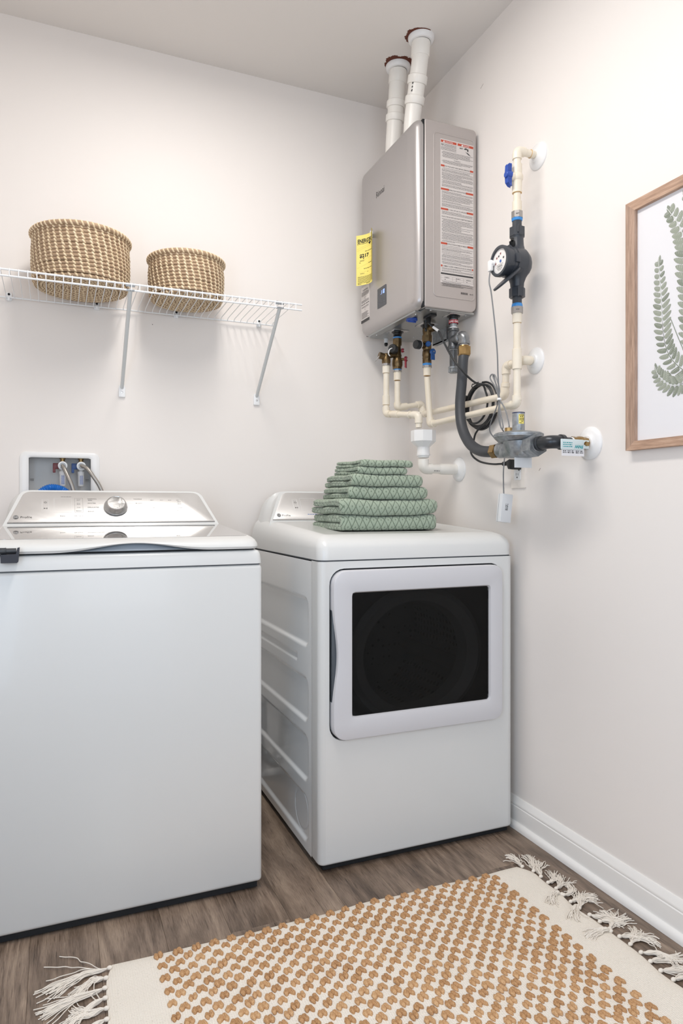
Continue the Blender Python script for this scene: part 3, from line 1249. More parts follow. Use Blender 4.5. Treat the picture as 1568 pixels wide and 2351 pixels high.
b = MB().rings([[(Cx + .30 * math.cos(2 * math.pi * i / 72), yy, Cz + .285 * math.sin(2 * math.pi * i / 72)) for i in range(72)] for yy in (1.90, 2.44)], cap1=True)
drum = part('drum', b, M_drum, dryer, smooth=60, recalc=False)
for k in range(3):
    a = R(100 + 120 * k)
    p = Vector((Cx + .275 * math.cos(a), 0, Cz + .262 * math.sin(a)))
    part('drum_vane', MB().tube([(p.x, 1.92, p.z), (p.x, 2.42, p.z)], .026, 10), M_inner, drum)

# flexible duct behind the machines, mirrored in the dryer's side
b = MB()
pts = catmull([(.668, 2.572, .30), (.664, 2.566, .16), (.652, 2.545, .085), (.615, 2.52, .075), (.575, 2.54, .14), (.565, 2.565, .26)], 14)
b.tube(pts, [.018 + .0022 * math.sin(i * 2.2) for i in range(len(pts))], 14)
solo('drain_duct', b, mat('grey_ribbed_duct', '9A9C9E', 0.35, metal=0.5), 'grey ribbed duct looping low between the washer and dryer backs', 'duct')


def remap(mb, i0, fn):
    for i in range(i0, len(mb.v)):
        mb.v[i] = tuple(fn(*mb.v[i]))


# ------------------------------------------------------------------ tankless water heater
heater = thing('water_heater', 'silver tankless water heater hung high in the corner above the dryer', 'water heater', (1.409, 2.316, 1.742))
HX, HY0, HY1, HB, HT = 1.150, 2.081, 2.551, 1.742, 2.402


def hl(x, near, far, tb, r):
    return [(x, y, z) for y, z in rrect(HY0 + near, HY1 - far, HB + tb, HT - tb, max(.004, r), 6)]


L = [hl(1.181, .0015, 0, 0, .032), hl(1.174, 0, 0, 0, .032), hl(1.1665, .0022, .002, .002, .031), hl(1.1595, .0075, .007, .007, .028),
     hl(1.1545, .018, .013, .013, .023), hl(1.1515, .034, .02, .02, .018), hl(HX, .058, .027, .027, .014)]
part('front_cover', MB().rings(L, cap0=True, cap1=True), M_silver, heater, smooth=35)
part('cover_seam', MB().box((1.179, HY0 + .003, HB + .005), (1.188, HY1 - .003, HT - .005)), M_gap, heater, smooth=0)
L = [[(x, y, z) for x, z in rrect(1.1865, 1.397, HB + .004, HT - .002, (.006, .026, .014, .006), 5)] for y in (HY0 + .003, HY1 - .004)]
L.insert(0, [(x, HY0 + .0005, z) for x, z in inset(rrect(1.1865, 1.397, HB + .004, HT - .002, (.006, .026, .014, .006), 5), .0025)])
part('case', MB().rings(L, cap0=True, cap1=True), M_silver2, heater, smooth=35)
rid = [(x, HY0 + .0012, z) for x, z in rrect(1.2216, 1.3885, 1.788, 2.3605, .014, 6)]
part('pressed_rib', MB().tube(rid, .0026, 8, closed=True), M_silver2, heater)
# printed instruction sheet on the side
SX0, SX1 = 1.2497, 1.3832


def sz(y):
    return 2.3396 - .0015255 * (y - 319)


o, ux, uy = Vector((0, HY0 - .0004, 0)), Vector((1, 0, 0)), Vector((0, 0, 1))
sheet = part('instruction_label', MB().box((SX0 - .0015, HY0 - .0003, 1.838), (SX1 + .0015, HY0 + .001, 2.342)), M_sticker, heater, label='printed safety label in small type with red bars', smooth=0)
ink, redq, wq = MB(), MB(), MB()
rr = random.Random(11)
redq.quad(o, ux, uy, SX0, 1.3135, sz(325.3), sz(319.8))
redq.quad(o, ux, uy, 1.3180, SX1, sz(325.3), sz(319.8))
o2 = o + Vector((0, -.0004, 0))
text_mb(wq, [('CAUTION', 1.283, sz(324.3), .0068, 'CENTER', 1.0), ('DANGER', 1.353, sz(324.3), .0068, 'CENTER', 1.0)], o2, ux, uy)
for xx in (1.262, 1.337):
    wq.add([o2 + ux * (xx - .004) + uy * sz(324.6), o2 + ux * (xx + .004) + uy * sz(324.6), o2 + ux * xx + uy * sz(320.4)], [(0, 1, 2)])
# tap pictogram
text_mb(ink, [('HOT', 1.333, sz(331.5), .0062, 'CENTER', 1.0, .0004)], o, ux, uy)
ink.quad(o, ux, uy, 1.345, 1.363, sz(331), sz(328.6))
ink.quad(o, ux, uy, 1.358, 1.363, sz(334.5), sz(330))
ink.quad(o, ux, uy, 1.350, 1.355, sz(329), sz(326.8))
ink.add([o + ux * 1.350 + uy * sz(336), o + ux * 1.362 + uy * sz(338), o + ux * 1.374 + uy * sz(344), o + ux * 1.362 + uy * sz(341.5)], [(0, 1, 2, 3)])
ink.quad(o, ux, uy, 1.2515, 1.2535, sz(333), sz(327.5))
ink.quad(o, ux, uy, 1.2565, 1.2595, sz(333), sz(328))


def paras(y0, y1, step=2.05, ind=0.0):
    y = y0
    k = 0
    while y + 1.2 < y1:
        k += 1
        f = rr.choice([1, 1, 1, .97, .9, .62]) if y + step < y1 else rr.uniform(.35, .7)
        ia = ind + (.004 if rr.random() < .8 else .008)
        micro(ink, rr, o, ux, uy, SX0 + ia, SX1 - .001, sz(y + 1.2), .00115, 0, f)
        y += step if rr.random() < .84 else step * 1.6


for yy in (327.2, 329, 330.8, 332.6):
    micro(ink, rr, o, ux, uy, 1.263, 1.3125, sz(yy + 1.2), .0011)
for yy in (335, 337, 339, 341):
    micro(ink, rr, o, ux, uy, SX0, 1.3125, sz(yy + 1.2), .0011)
paras(345, 359)
text_mb(ink, [('WARNING', 1.3165, sz(363.8), .0058, 'CENTER')], o, ux, uy)
paras(365, 375)
for y0, h, xl, xr, txt, sx in ((376.6, 4.4, 1.2645, 1.3695, 'FOR YOUR SAFETY READ BEFORE OPERATING', .80), (430.2, 4.4, 1.2825, 1.3525, 'OPERATING INSTRUCTIONS', .92),
                               (476, 4.4, 1.2790, 1.3560, 'TO TURN OFF GAS TO APPLIANCE', .86), (555, 4.6, 1.2755, 1.3595, 'INSTRUCTIONS DE MISE EN MARCHE', .86),
                               (607, 4.2, 1.2565, 1.3775, "COMMENT COUPER L'ADMISSION DE GAZ DE L'APPAREIL", .74)):
    redq.quad(o, ux, uy, SX0, xl, sz(y0 + h), sz(y0))
    redq.quad(o, ux, uy, xr, SX1, sz(y0 + h), sz(y0))
    text_mb(ink, [(txt, (xl + xr) / 2, sz(y0 + h * .85), .0062, 'CENTER', sx, .0001)], o, ux, uy)
text_mb(ink, [('POUR VOTRE SECURITE LIRE AVANT DE METTRE EN MARCHE', 1.3165, sz(497), .0062, 'CENTER', .74, .0001)], o, ux, uy)
for a, c in ((383, 428), (436.5, 474), (482.5, 491), (500, 553), (561.5, 605), (613, 623.5), (643.5, 655)):
    paras(a, c)
ink.quad(o, ux, uy, SX0, SX1, sz(628.4), sz(624.8))
for yy in (628.4, 632.2, 636.8, 641.6):
    ink.quad(o, ux, uy, SX0, SX1, sz(yy) - .0004, sz(yy))
for xx in (SX0, 1.297, 1.342, SX1 - .0005):
    ink.quad(o, ux, uy, xx, xx + .0005, sz(641.6), sz(632.2))
for xx, yy in ((1.273, 635.8), (1.319, 635.8), (1.3625, 635.8), (1.273, 640.5), (1.319, 640.5), (1.3625, 640.5)):
    micro(ink, rr, o, ux, uy, xx - .008, xx + (.01 if yy < 637 else -.004), sz(yy), .002)
xx = 1.332
while xx < 1.3605:
    wd = rr.choice((.0005, .0009))
    ink.quad(o, ux, uy, xx, xx + wd, sz(669), sz(664.3))
    xx += wd + rr.choice((.0005, .0009))
micro(ink, rr, o, ux, uy, 1.369, SX1, sz(667.8), .0025)
for mb_, m_, nm in ((ink, M_ink, 'label_print'), (redq, M_red, 'label_red_bars'), (wq, M_inkw, 'label_white_print')):
    part(nm, mb_, m_, sheet, smooth=0, recalc=False, kind='stuff')

# front: name, display, sticker
o, ux = Vector((HX - .0004, 0, 0)), Vector((0, -1, 0))
t_ = text_mb(MB(), [('Rinnai', -2.3965, 2.2440, .0335, 'LEFT', .88)], o, ux, uy)
part('name_lettering', t_, M_ink, heater, smooth=0, recalc=False, kind='stuff')
disp = part('control_display', MB().prism(rrect(-2.3827, -2.3088, 1.8118, 1.8878, .002, 2), (HX + .001, 0, 0), ux, uy, (-.0022, 0, 0)), M_lcd, heater, label='dark control display with blue-white digits', smooth=0)
od = Vector((HX - .0016, 0, 0))
dg = MB()
for xx, s in ((-2.351, '1'), (-2.340, '1'), (-2.329, '0')):
    x0, x1, z0, z1, wd = xx, xx + .0075, 1.8595, 1.8740, .0018
    if s == '1':
        dg.quad(od, ux, uy, x1 - wd, x1, z0, z1)
    else:
        for q in ((x0, x0 + wd, z0, z1), (x1 - wd, x1, z0, z1), (x0, x1, z0, z0 + wd), (x0, x1, z1 - wd, z1)):
            dg.quad(od, ux, uy, *q)
dg.quad(od, ux, uy, -2.3535, -2.3515, 1.8600, 1.8620)
part('lit_digits', dg, M_led, disp, label='lit digits reading 110', smooth=0, recalc=False, kind='stuff')
dots = MB()
for xx, zz in ((-2.370, 1.838), (-2.370, 1.829), (-2.345, 1.846), (-2.345, 1.829), (-2.325, 1.829), (-2.370, 1.850)):
    dots.lathe(od + ux * xx + uy * zz, (-1, 0, 0), [(0, .0011), (.0003, .0011)], 10)
part('touch_marks', dots, M_inkl, disp, smooth=0, kind='stuff')
st = part('front_sticker', MB().box((HX - .0008, 2.4551, 1.7915), (HX + .0005, 2.5335, 1.9350)), M_sticker, heater, label='grey printed sticker with dark foot', smooth=0)
os_ = Vector((HX - .0011, 0, 0))
sp = MB()
sp.quad(os_, ux, uy, -2.5335, -2.4551, 1.7915, 1.8030)
text_mb(sp, [('WARNING', -2.494, 1.9180, .0085, 'CENTER', 1.25)], os_, ux, uy)
for zz in list(np.arange(1.899, 1.914, .0035)) + list(np.arange(1.872, 1.880, .0035)) + list(np.arange(1.851, 1.856, .0035)) + list(np.arange(1.808, 1.834, .0033)):
    micro(sp, rr, os_, ux, uy, -2.529, -2.460, float(zz), .0016, 0, rr.choice((1, .95, .8)))
micro(sp, rr, os_, ux, uy, -2.529, -2.460, 1.8625, .0042)
for c in ((-2.494, 1.889), (-2.494, 1.843)):
    sp.rings([[os_ + ux * (c[0] + q * math.cos(R(30 + 300 * i / 14))) + uy * (c[1] + q * .8 * math.sin(R(30 + 300 * i / 14))) for i in range(15)] for q in (.006, .005)], closed=False)
part('sticker_print', sp, M_ink, st, smooth=0, recalc=False, kind='stuff')

# underside
b = MB().box((1.192, HY0 + .008, HB - .001), (1.392, HY1 - .01, HB + .006))
part('bottom_plate', b, M_under, heater, smooth=0)
b = MB().prism([(1.170, HB + .004), (1.174, HB - .004), (1.196, HB - .0065), (1.199, HB - .0035), (1.186, HB + .002)], (0, HY0 + .045, 0), (1, 0, 0), (0, 0, 1), (0, .39, 0))
part('bottom_lip', b, M_under, heater, smooth=0)
for yy in (2.150, 2.470):
    part('screw', MB().lathe((1.188, yy, HB - .0052), (.12, 0, -1), [(0, .0042), (.0015, .0040), (.0024, .002)], 12), M_steel, heater)
for xx, yy in ((1.37, 2.11), (1.35, 2.46), (1.25, 2.53), (1.37, 2.20), (1.22, 2.10)):
    part('screw', MB().lathe((xx, yy, HB - .001), (0, 0, -1), [(0, .004), (.0015, .004), (.0025, .002)], 12), M_steel, heater)
b = MB().lathe((1.207, 2.214, HB - .001), (0, 0, -1), [(0, .018), (.003, .021), (.009, .021), (.0105, .019), (.0105, .011), (.013, .010)], 26)
b.box((1.190, 2.2115, HB - .0165), (1.224, 2.2165, HB - .011), bev=.001)
part('filter_cap', b, M_bluehandle, heater, label='round blue screw cap')
b = MB()
b.box((1.236, 2.128, HB - .010), (1.262, 2.182, HB - .001), bev=.002)
b.cyl((1.250, 2.166, HB - .004), (1.246, 2.160, HB - .03), .010, .008, 14)
part('power_connector', b, M_dark, heater, label='black power connector')
for (px, py), s in (((1.248, 2.405), .034), ((1.305, 2.275), .034), ((1.33, 2.127), .030)):
    part('port_plate', MB().box((px - s, py - s, HB - .0035), (px + s, py + s, HB - .0005), bev=.001), M_steel, heater)
    part('port_boot', MB().lathe((px, py, HB - .003), (0, 0, -1), [(0, .024), (.002, .024), (.0025, .0165), (.012, .0165)], 20), M_dark, heater)
b = MB().lathe((1.258, 2.527, HB), (0, 0, -1), [(0, .0085), (.018, .0085), (.0182, .0062)], 14)
part('drain_nipple', b, M_greyplas, heater)
part('drain_plug', MB().lathe((1.258, 2.527, HB - .018), (0, 0, -1), [(0, .0062), (.002, .0075), (.009, .0075), (.0095, .0055), (.013, .0055)], 14), M_dark, heater)
part('cable_gland', MB().lathe((1.272, 2.225, HB), (0, 0, -1), [(0, .009), (.006, .008), (.030, .003), (.034, .0055), (.040, .0045)], 12), M_dark, heater)
b = MB().box((1.3885, 2.275, 1.692), (1.392, 2.375, 1.748))
b.box((1.3885, 2.275, 1.692), (XR, 2.375, 1.6955))
part('wall_bracket', b, M_castal, heater, smooth=0)
part('wall_bracket', MB().box((1.392, 2.16, 2.36), (XR, 2.48, 2.40)), M_castal, heater, smooth=0)

# yellow energy label, curling away from the cover
arc = catmull([(1.1275, 2.3925), (1.1375, 2.406), (1.1405, 2.422), (1.134, 2.440), (1.1175, 2.456), (1.098, 2.468)], 6)
arc = [Vector((p.x, p.y)) for p in [Vector((q[0], q[1], 0)) for q in [(a[0], a[1]) for a in arc]]]
acc = [0.0]
for a, c in zip(arc, arc[1:]):
    acc.append(acc[-1] + (c - a).length)
AW = acc[-1]


def on_arc(s):
    s = min(max(s, 0), AW - 1e-6)
    for i in range(len(acc) - 1):
        if acc[i + 1] >= s:
            t = (s - acc[i]) / (acc[i + 1] - acc[i])
            return arc[i].lerp(arc[i + 1], t), (arc[i + 1] - arc[i]).normalized()
    return arc[-1], (arc[-1] - arc[-2]).normalized()


ZT, ZB = 2.1215, 1.9245


def on_label(u_, z, off):
    """u_ runs from the label's left edge as read"""
    p, tg = on_arc(AW - u_)
    nn = Vector((-tg.y, tg.x))
    return Vector((p.x - abs(nn.x) * off, p.y - (nn.y * (1 if nn.x > 0 else -1)) * off, z + .010 * (u_ / AW) - .004))


elab = thing('energy_label', 'yellow energy guide sheet curling off the silver water heater', 'label', (1.14, 2.42, 1.92))
NU = 26
b = MB()
f0 = [[on_label(AW * i / NU, z, 0) for i in range(NU + 1)] for z in np.linspace(ZB, ZT, 6)]
f1 = [[p + Vector((.0005, 0, 0)) for p in L] for L in f0]
b.rings([f1[0]] + f0 + f1[::-1], closed=False)
part('sheet', b, M_yellow, elab, smooth=60, recalc=False)
# touches the cover along the tape at its middle
pm = on_label(AW * .60, ZT - .012, 0)
part('tape', MB().box((pm.x - .0004, pm.y - .0025, pm.z - .006), (HX + .0005, pm.y + .0025, pm.z + .018), bev=.0004), M_greyplas, elab)
pr = MB()
text_mb(pr, [('ENERGYGUIDE', .005, 2.0905, .0210, 'LEFT', .70, .0007), ('$217', .013, 2.0330, .0185, 'LEFT', 1.0, .0007)], (0, 0, 0), (1, 0, 0), (0, 1, 0))
for q in ((.0555, .0585, 2.085, 2.106), (.003, AW - .004, 2.0830, 2.0834), (.003, AW - .004, 2.066, 2.0663), (.003, AW - .004, 2.059, 2.0593), (.030, AW - .01, 2.020, 2.0204),
          (.014, .031, 2.019, 2.0205), (.003, AW - .004, 1.992, 1.9923), (.082, .094, 1.983, 1.995), (.012, .05, 1.975, 1.9752), (.012, .05, 1.964, 1.9642)):
    pr.quad((0, 0, 0), (1, 0, 0), (0, 1, 0), *q)
pr.add([(.050, 2.085, 0), (.064, 2.085, 0), (.057, 2.077, 0)], [(0, 1, 2)])
pr.add([(.026, 2.0295, 0), (.032, 2.0295, 0), (.029, 2.0245, 0)], [(0, 1, 2)])
for zz, x0, x1 in ((2.0855, .004, .07), (2.0545, .035, .08), (2.012, .012, .017), (2.006, .05, .085), (1.987, .03, .09), (1.969, .016, .032), (1.973, .045, .05)):
    micro(pr, rr, (0, 0, 0), (1, 0, 0), (0, 1, 0), x0, x1, zz, .0016)
for k in range(8):
    micro(pr, rr, (0, 0, 0), (1, 0, 0), (0, 1, 0), .006, .085, 1.957 - .0036 * k, .0011, 0, rr.choice((1, .8)))
micro(pr, rr, (0, 0, 0), (1, 0, 0), (0, 1, 0), .006, .020, 1.9285, .0016)
micro(pr, rr, (0, 0, 0), (1, 0, 0), (0, 1, 0), .040, .060, 1.9285, .0016)
remap(pr, 0, lambda x, z, q: on_label(x, z, .0007))
part('sheet_print', pr, M_black, elab, smooth=0, recalc=False, kind='stuff')

# ------------------------------------------------------------------ vent pipes through the ceiling
def vent(pts, label, seal_ang, seed):
    P = [Vector(p) for p in pts]
    base = thing('vent_pipe', label, 'pipe', tuple(P[-1]), 'white vent pipes above the water heater')
    path = fillet([P[0] + Vector((0, 0, .06))] + P, .05, 5)
    part('pipe', MB().tube(path, .0302, 24), M_pvc, base)

    def at(z):
        for a, c in zip(path, path[1:]):
            if a.z >= z >= c.z and a.z > c.z:
                t = (a.z - z) / (a.z - c.z)
                return a.lerp(c, t), (c - a).normalized()
        return path[-1], (path[-1] - path[-2]).normalized()
    # ceiling flange
    c = Vector((P[0].x, P[0].y, ZC))
    part('ceiling_flange', MB().lathe(c, (0, 0, -1), [(0, .047), (.005, .0475), (.016, .044), (.020, .040), (.0205, .034), (.008, .0325)], 36), M_plastw, base)
    rg_ = random.Random(seed)
    b_ = MB()
    n_ = 90
    inner, outer, low = [], [], []
    ph_ = [rg_.uniform(0, 6.28) for _ in range(4)]
    for i in range(n_):
        f_ = i / (n_ - 1)
        a = seal_ang[0] + (seal_ang[1] - seal_ang[0]) * f_
        e = min(1, 4 * f_, 4 * (1 - f_)) * (seal_ang[2] + (1 - seal_ang[2]) * max(0, 1 - f_ * f_ * 1.6))
        lob = .5 + .28 * math.sin(5 * a + ph_[0]) + .22 * math.sin(11 * a + ph_[1])
        ro_ = .0485 + e * (.006 + .013 * lob + rg_.uniform(-.0025, .0045))
        inner.append((c.x + .044 * math.cos(a), c.y + .044 * math.sin(a), ZC - .0022))
        low.append((c.x + (.046 + ro_) / 2 * math.cos(a), c.y + (.046 + ro_) / 2 * math.sin(a), ZC - .0026))
        outer.append((c.x + ro_ * math.cos(a), c.y + ro_ * math.sin(a), ZC - .0003))
    b_.rings([inner, low, outer], closed=False)
    part('firestop_smear', b_, M_sealant, base, label='ragged brown sealant on the ceiling', recalc=False)
    return base, at


def socket(base, at, z0, z1, r):
    (a, d0), (c, d1) = at(z0), at(z1)
    L = (c - a).length
    part('coupling', MB().lathe(a, c - a, [(0, r - .004), (.004, r), (L - .003, r), (L, r - .002)], 28), M_pvc, base)


vl, at = vent([(1.213, 2.334, 2.70), (1.213, 2.346, 2.655), (1.213, 2.352, 2.60), (1.213, 2.372, 2.47), (1.213, 2.378, 2.395)], 'white vent pipe behind the other one, further from the room', (R(150), R(340), .9), 4)
socket(vl, at, 2.722, 2.672, .0335)
socket(vl, at, 2.611, 2.585, .0355)
socket(vl, at, 2.562, 2.535, .0355)
vr, at = vent([(1.215, 2.159, 2.70), (1.215, 2.168, 2.655), (1.215, 2.190, 2.585), (1.215, 2.226, 2.475), (1.215, 2.232, 2.395)], 'white vent pipe nearer the room with printed marks on its bare middle', (R(118), R(285), .05), 9)
socket(vr, at, 2.722, 2.668, .0335)
socket(vr, at, 2.612, 2.583, .0355)
socket(vr, at, 2.548, 2.520, .0355)
mk = MB()
for z, s in ((2.575, .004), (2.563, .0035), (2.552, .004)):
    p, d_ = at(z)
    q = p + Vector((-.52, -.855, 0)) * .0306 + Vector((-.010, .006, 0))
    mk.quad(q, Vector((.855, -.52, 0)), Vector((0, 0, 1)), -s * .7, s * .1, -s, s * .2)
    mk.quad(q, Vector((.855, -.52, 0)), Vector((0, 0, 1)), -s * .3, s * .6, -s * .2, s)
part('stamped_marks', mk, M_ink, vr, smooth=0, recalc=False, kind='stuff')

# ------------------------------------------------------------------ pipework
PR_, PC_ = .0113, .0144          # pipe and socket radius


def Z3(x, y, py):
    """height of a photographed level py on the vertical at x, y"""
    return 1.0502 + (1164.17 - py) * (x * .38663 + y * .92223) / 1574.66


def cpvc(parent, pts, r=.024, rad=PR_, name='pipe', m=None):
    return part(name, MB().tube(fillet(pts, r, 6), rad, 18), m or M_cpvc, parent)


def sock(parent, a, c, rad=PC_, m=None, name='coupling', glue=True):
    o_ = part(name, MB().collar(a, c, rad, 22, b=.001), m or M_cpvc, parent)
    if glue:
        a, c = Vector(a), Vector(c)
        d_ = (c - a).normalized()
        part('solvent_ring', MB().lathe(c - d_ * .0003, d_, [(0, PR_ + .0004), (.0003, PR_ + .0018), (.0009, PR_ + .0004)], 18), M_glue, o_)
    return o_


def elbow(parent, c, d1, d2, L=.026, rad=PC_, m=None, name='elbow'):
    c, d1, d2 = Vector(c), Vector(d1).normalized(), Vector(d2).normalized()
    path = fillet([c + d1 * L, c, c + d2 * L], L * .75, 8)
    return part(name, MB().tube(path, rad, 20), m or M_cpvc, parent)


def escutcheon(parent, c, d, rad=.042, h=.011, hole_=.014):
    return part('wall_flange', MB().lathe(c, d, [(0, rad), (.002, rad), (.004, rad - .0015), (h * .75, rad * .72), (h, rad * .52), (h + .004, rad * .45), (h + .0045, hole_)], 36), M_plastw, parent)


# cold line: wall flange, ball valve, meter union ... lower run to the heater
CX_, CY_ = 1.3275, 1.755
cz = lambda py: Z3(CX_, CY_, py)
cold = thing('cold_water_pipe', 'cream cold water pipe with blue handled valve running down the right wall', 'pipe', (XR, CY_, cz(345)))
escutcheon(cold, (XR, CY_, cz(347)), (-1, 0, 0))
cpvc(cold, [(XR, CY_, cz(346)), (1.35, CY_, cz(346))])
elbow(cold, (CX_, CY_, cz(346)), (1, 0, 0), (0, 0, -1), .027)
sock(cold, (1.382, CY_, cz(346)), (1.377, CY_, cz(346)), PR_ + .002)
cpvc(cold, [(CX_, CY_, cz(355)), (CX_, CY_, cz(489))])
part('solvent_ring', MB().lathe((CX_, CY_, cz(359.5)), (0, 0, -1), [(0, PR_ + .0026), (.0008, PR_ + .0022), (.001, PR_)], 20), M_glue, cold)
b = MB().collar((CX_, CY_, cz(377.5)), (CX_, CY_, cz(444)), .0152, 24)
b.sphere((CX_, CY_, cz(408)), .0192, 24, 14)
b.cyl((CX_, CY_, cz(408)), (CX_ - .024, CY_, cz(408)), .0135, .0125, 22)
valve = part('ball_valve', b, M_cpvc, cold)
part('solvent_ring', MB().lathe((CX_, CY_, cz(443.5)), (0, 0, -1), [(0, PR_ + .0034), (.0008, PR_ + .003), (.001, PR_)], 20), M_glue, valve)
b = MB().lathe((CX_ - .0225, CY_, cz(406)), (-1, 0, 0), [(0, .0118), (.014, .0112), (.020, .0095), (.021, .008)], 22)
hz0, hz1 = cz(431), cz(381)
prof = [(CX_ - .0245, hz0 + .002), (CX_ - .0225, hz0), (CX_ - .030, hz0 + .001), (CX_ - .0385, hz0 + .010), (CX_ - .040, cz(406)), (CX_ - .0385, hz1 - .006), (CX_ - .034, hz1), (CX_ - .0245, hz1)]
b.prism(prof, (0, CY_ - .0068, 0), (1, 0, 0), (0, 0, 1), (0, .0136, 0), bev=.0015)
for k in range(5):
    for za in (hz1 - .006 - k * .0042, hz0 + .008 + k * .0042):
        b.box((CX_ - .038, CY_ - .0074, za), (CX_ - .0255, CY_ + .0074, za + .0013))
part('valve_handle', b, M_bluehandle, valve, label='blue tee handle', smooth=30)
sock(cold, (CX_, CY_, cz(489)), (CX_, CY_, cz(463)), glue=False)
sock(cold, (CX_, CY_, cz(717)), (CX_, CY_, cz(742)))
cpvc(cold, [(CX_, CY_, cz(740)), (CX_, CY_, cz(920))])
EL = Vector((1.3265, 1.7555, 1.3705))
elbow(cold, EL, (0, 0, 1), (0, 1, -.012), .027)
sock(cold, (CX_, CY_, cz(848)), (CX_, CY_, cz(801)), .0148)
sock(cold, (CX_, CY_, cz(920)), (CX_, CY_, cz(914)))
KX, KY = 1.306, 2.275
EB = Vector((1.322, 2.279, 1.3655))
cpvc(cold, [tuple(EL + Vector((0, .01, 0))), tuple(EB)])
elbow(cold, EB, (0, -1, .012), (-.04, 0, 1), .027)
sock(cold, EB + Vector((0, -.030, 0)), EB + Vector((0, -.026, 0)))
kz = lambda py: Z3(KX, KY, py)
cpvc(cold, [tuple(EB), (KX, KY, kz(866))])
sock(cold, (KX, KY, kz(842)), (KX, KY, kz(863)))

# water meter between the two steel collars
meter = thing('water_meter', 'charcoal water meter with open lid and round white dial on the cream pipe', 'water meter', (CX_, CY_, cz(720)))
ax = (0, 0, -1)
for a, c in ((487, 502), (720, 705.5)):
    part('steel_collar', MB().cyl((CX_, CY_, cz(a)), (CX_, CY_, cz(c)), .0182, n=8, rot=.3), M_steelhex, meter, smooth=20)
mkz = MB()
for py in (494.5, 713):
    for k in range(3):
        mc_ = Vector((CX_ - .0088 + .0030 * (k - 1), CY_ - .0152 - .0017 * (k - 1), cz(py)))
        mkz.box(mc_ - Vector((.0010, .0010, .0007)), mc_ + Vector((.0010, .0010, .0007)))
part('collar_marks', mkz, M_ink, meter, smooth=0, kind='stuff')
for a, c in ((502, 508.5), (705.5, 697.5)):
    part('blue_seal', MB().lathe((CX_, CY_, cz(a)), (0, 0, -1 if a < 600 else 1), [(0, .0165), (.001, .0172), (abs(cz(a) - cz(c)) - .001, .0160), (abs(cz(a) - cz(c)), .0150)], 22), M_bluering, meter)
for a, c in ((508, 526), (698, 681)):
    b = MB().lathe((CX_, CY_, cz(a)), (0, 0, cz(c) - cz(a)), [(0, .0146), (abs(cz(a) - cz(c)), .0146)], 10, rot=.2)
    part('union_tail', b, M_meter, meter, smooth=20)
for a, c, sgn in ((524, 544, 1), (683, 663, -1)):
    b = MB().cyl((CX_, CY_, cz(a)), (CX_, CY_, cz(c)), .0245, n=8, rot=.25)
    b.lathe((CX_, CY_, cz(c)), (0, 0, -sgn), [(0, .022), (.006, .0195)], 20)
    for th in (60, 240):
        x_, y_ = CX_ + .0255 * math.cos(R(th)), CY_ + .0255 * math.sin(R(th))
        b.cyl((x_, y_, cz(a) + .003 * sgn), (x_, y_, cz(c) + .006 * sgn), .0028, n=8)
    part('union_nut', b, M_meter, meter, smooth=20)
zc = cz(606)
b = MB().lathe((CX_, CY_, cz(542)), (0, 0, -1), [(0, .0195), (.012, .0195), (.031, .0207), (.043, .0235), (.049, .0275), (.056, .0345), (.066, .0405), (.0735, .0435), (cz(542) - zc, .0455),
                                           (cz(542) - zc + .016, .0440), (cz(542) - zc + .028, .0385), (cz(542) - zc + .036, .0320), (cz(542) - zc + .046, .0265), (cz(542) - zc + .060, .0215), (cz(542) - cz(667), .0195), (cz(542) - cz(664.5), .0195)], 32)
body = part('meter_body', b, M_meter, meter, smooth=60)
hx = CX_ + .010
b = MB().lathe((hx, CY_, zc), (-1, 0, 0), [(0, .047), (.035, .0475), (.036, .0445), (.040, .0440), (.0405, .0465), (.0480, .0465), (.0485, .0450), (.0640, .0450), (.0645, .0470), (.0760, .0475), (.0790, .0460), (.0795, .0385), (.0730, .0370)], 44)
cap = part('register_housing', b, M_meter, meter, smooth=30)
fx = hx - .0735
part('dial_face', MB().lathe((fx, CY_, zc), (-1, 0, 0), [(0, .0372), (.0008, .0372)], 40), mat('dial_card', 'E9E6E4', 0.35), cap, label='white round dial', smooth=20)
o, ux, uy = Vector((fx - .0014, CY_, zc)), Vector((0, -1, 0)), Vector((0, 0, 1))
dk, dr, db_ = MB(), MB(), MB()
text_mb(dk, [('0 0 0 0', 0, -.0175, .0075, 'CENTER', 1.0, .0002)], o, ux, uy)
outl = [(-.016, .016, -.0195, -.0189), (-.016, .016, -.0098, -.0092), (-.016, -.0155, -.0195, -.0092), (.0155, .016, -.0195, -.0092)]
for q in outl:
    dk.quad(o, ux, uy, *q)
micro(dk, rr, o, ux, uy, -.012, .012, -.0235, .0012)
micro(dk, rr, o, ux, uy, -.009, .009, -.0275, .0010)
for cxx, czz, mb_ in ((-.015, .013, dr), (.004, .022, dr), (-.021, -.003, dr), (.019, .006, dk), (-.005, .016, dk)):
    cc = o + ux * cxx + uy * czz
    for k in range(6):
        a = R(60 * k)
        e1, e2 = ux * math.cos(a) + uy * math.sin(a), -ux * math.sin(a) + uy * math.cos(a)
        mb_.add([cc + e1 * .0055, cc + e2 * .0012, cc - e2 * .0012], [(0, 1, 2)])
for k in range(60):
    a = R(6 * k)
    e1, e2 = ux * math.cos(a) + uy * math.sin(a), -ux * math.sin(a) + uy * math.cos(a)
    dk.add([o + e1 * .0345 - e2 * .0002, o + e1 * .0345 + e2 * .0002, o + e1 * .0325 + e2 * .0002, o + e1 * .0325 - e2 * .0002], [(0, 1, 2, 3)])
for r0, r1 in ((.0048, .0036), (.0028, .0001)):
    db_.rings([[o + ux * (.004 + q * math.cos(2 * math.pi * i / 20)) + uy * (-.001 + q * math.sin(2 * math.pi * i / 20)) for i in range(20)] for q in (r0, r1)])
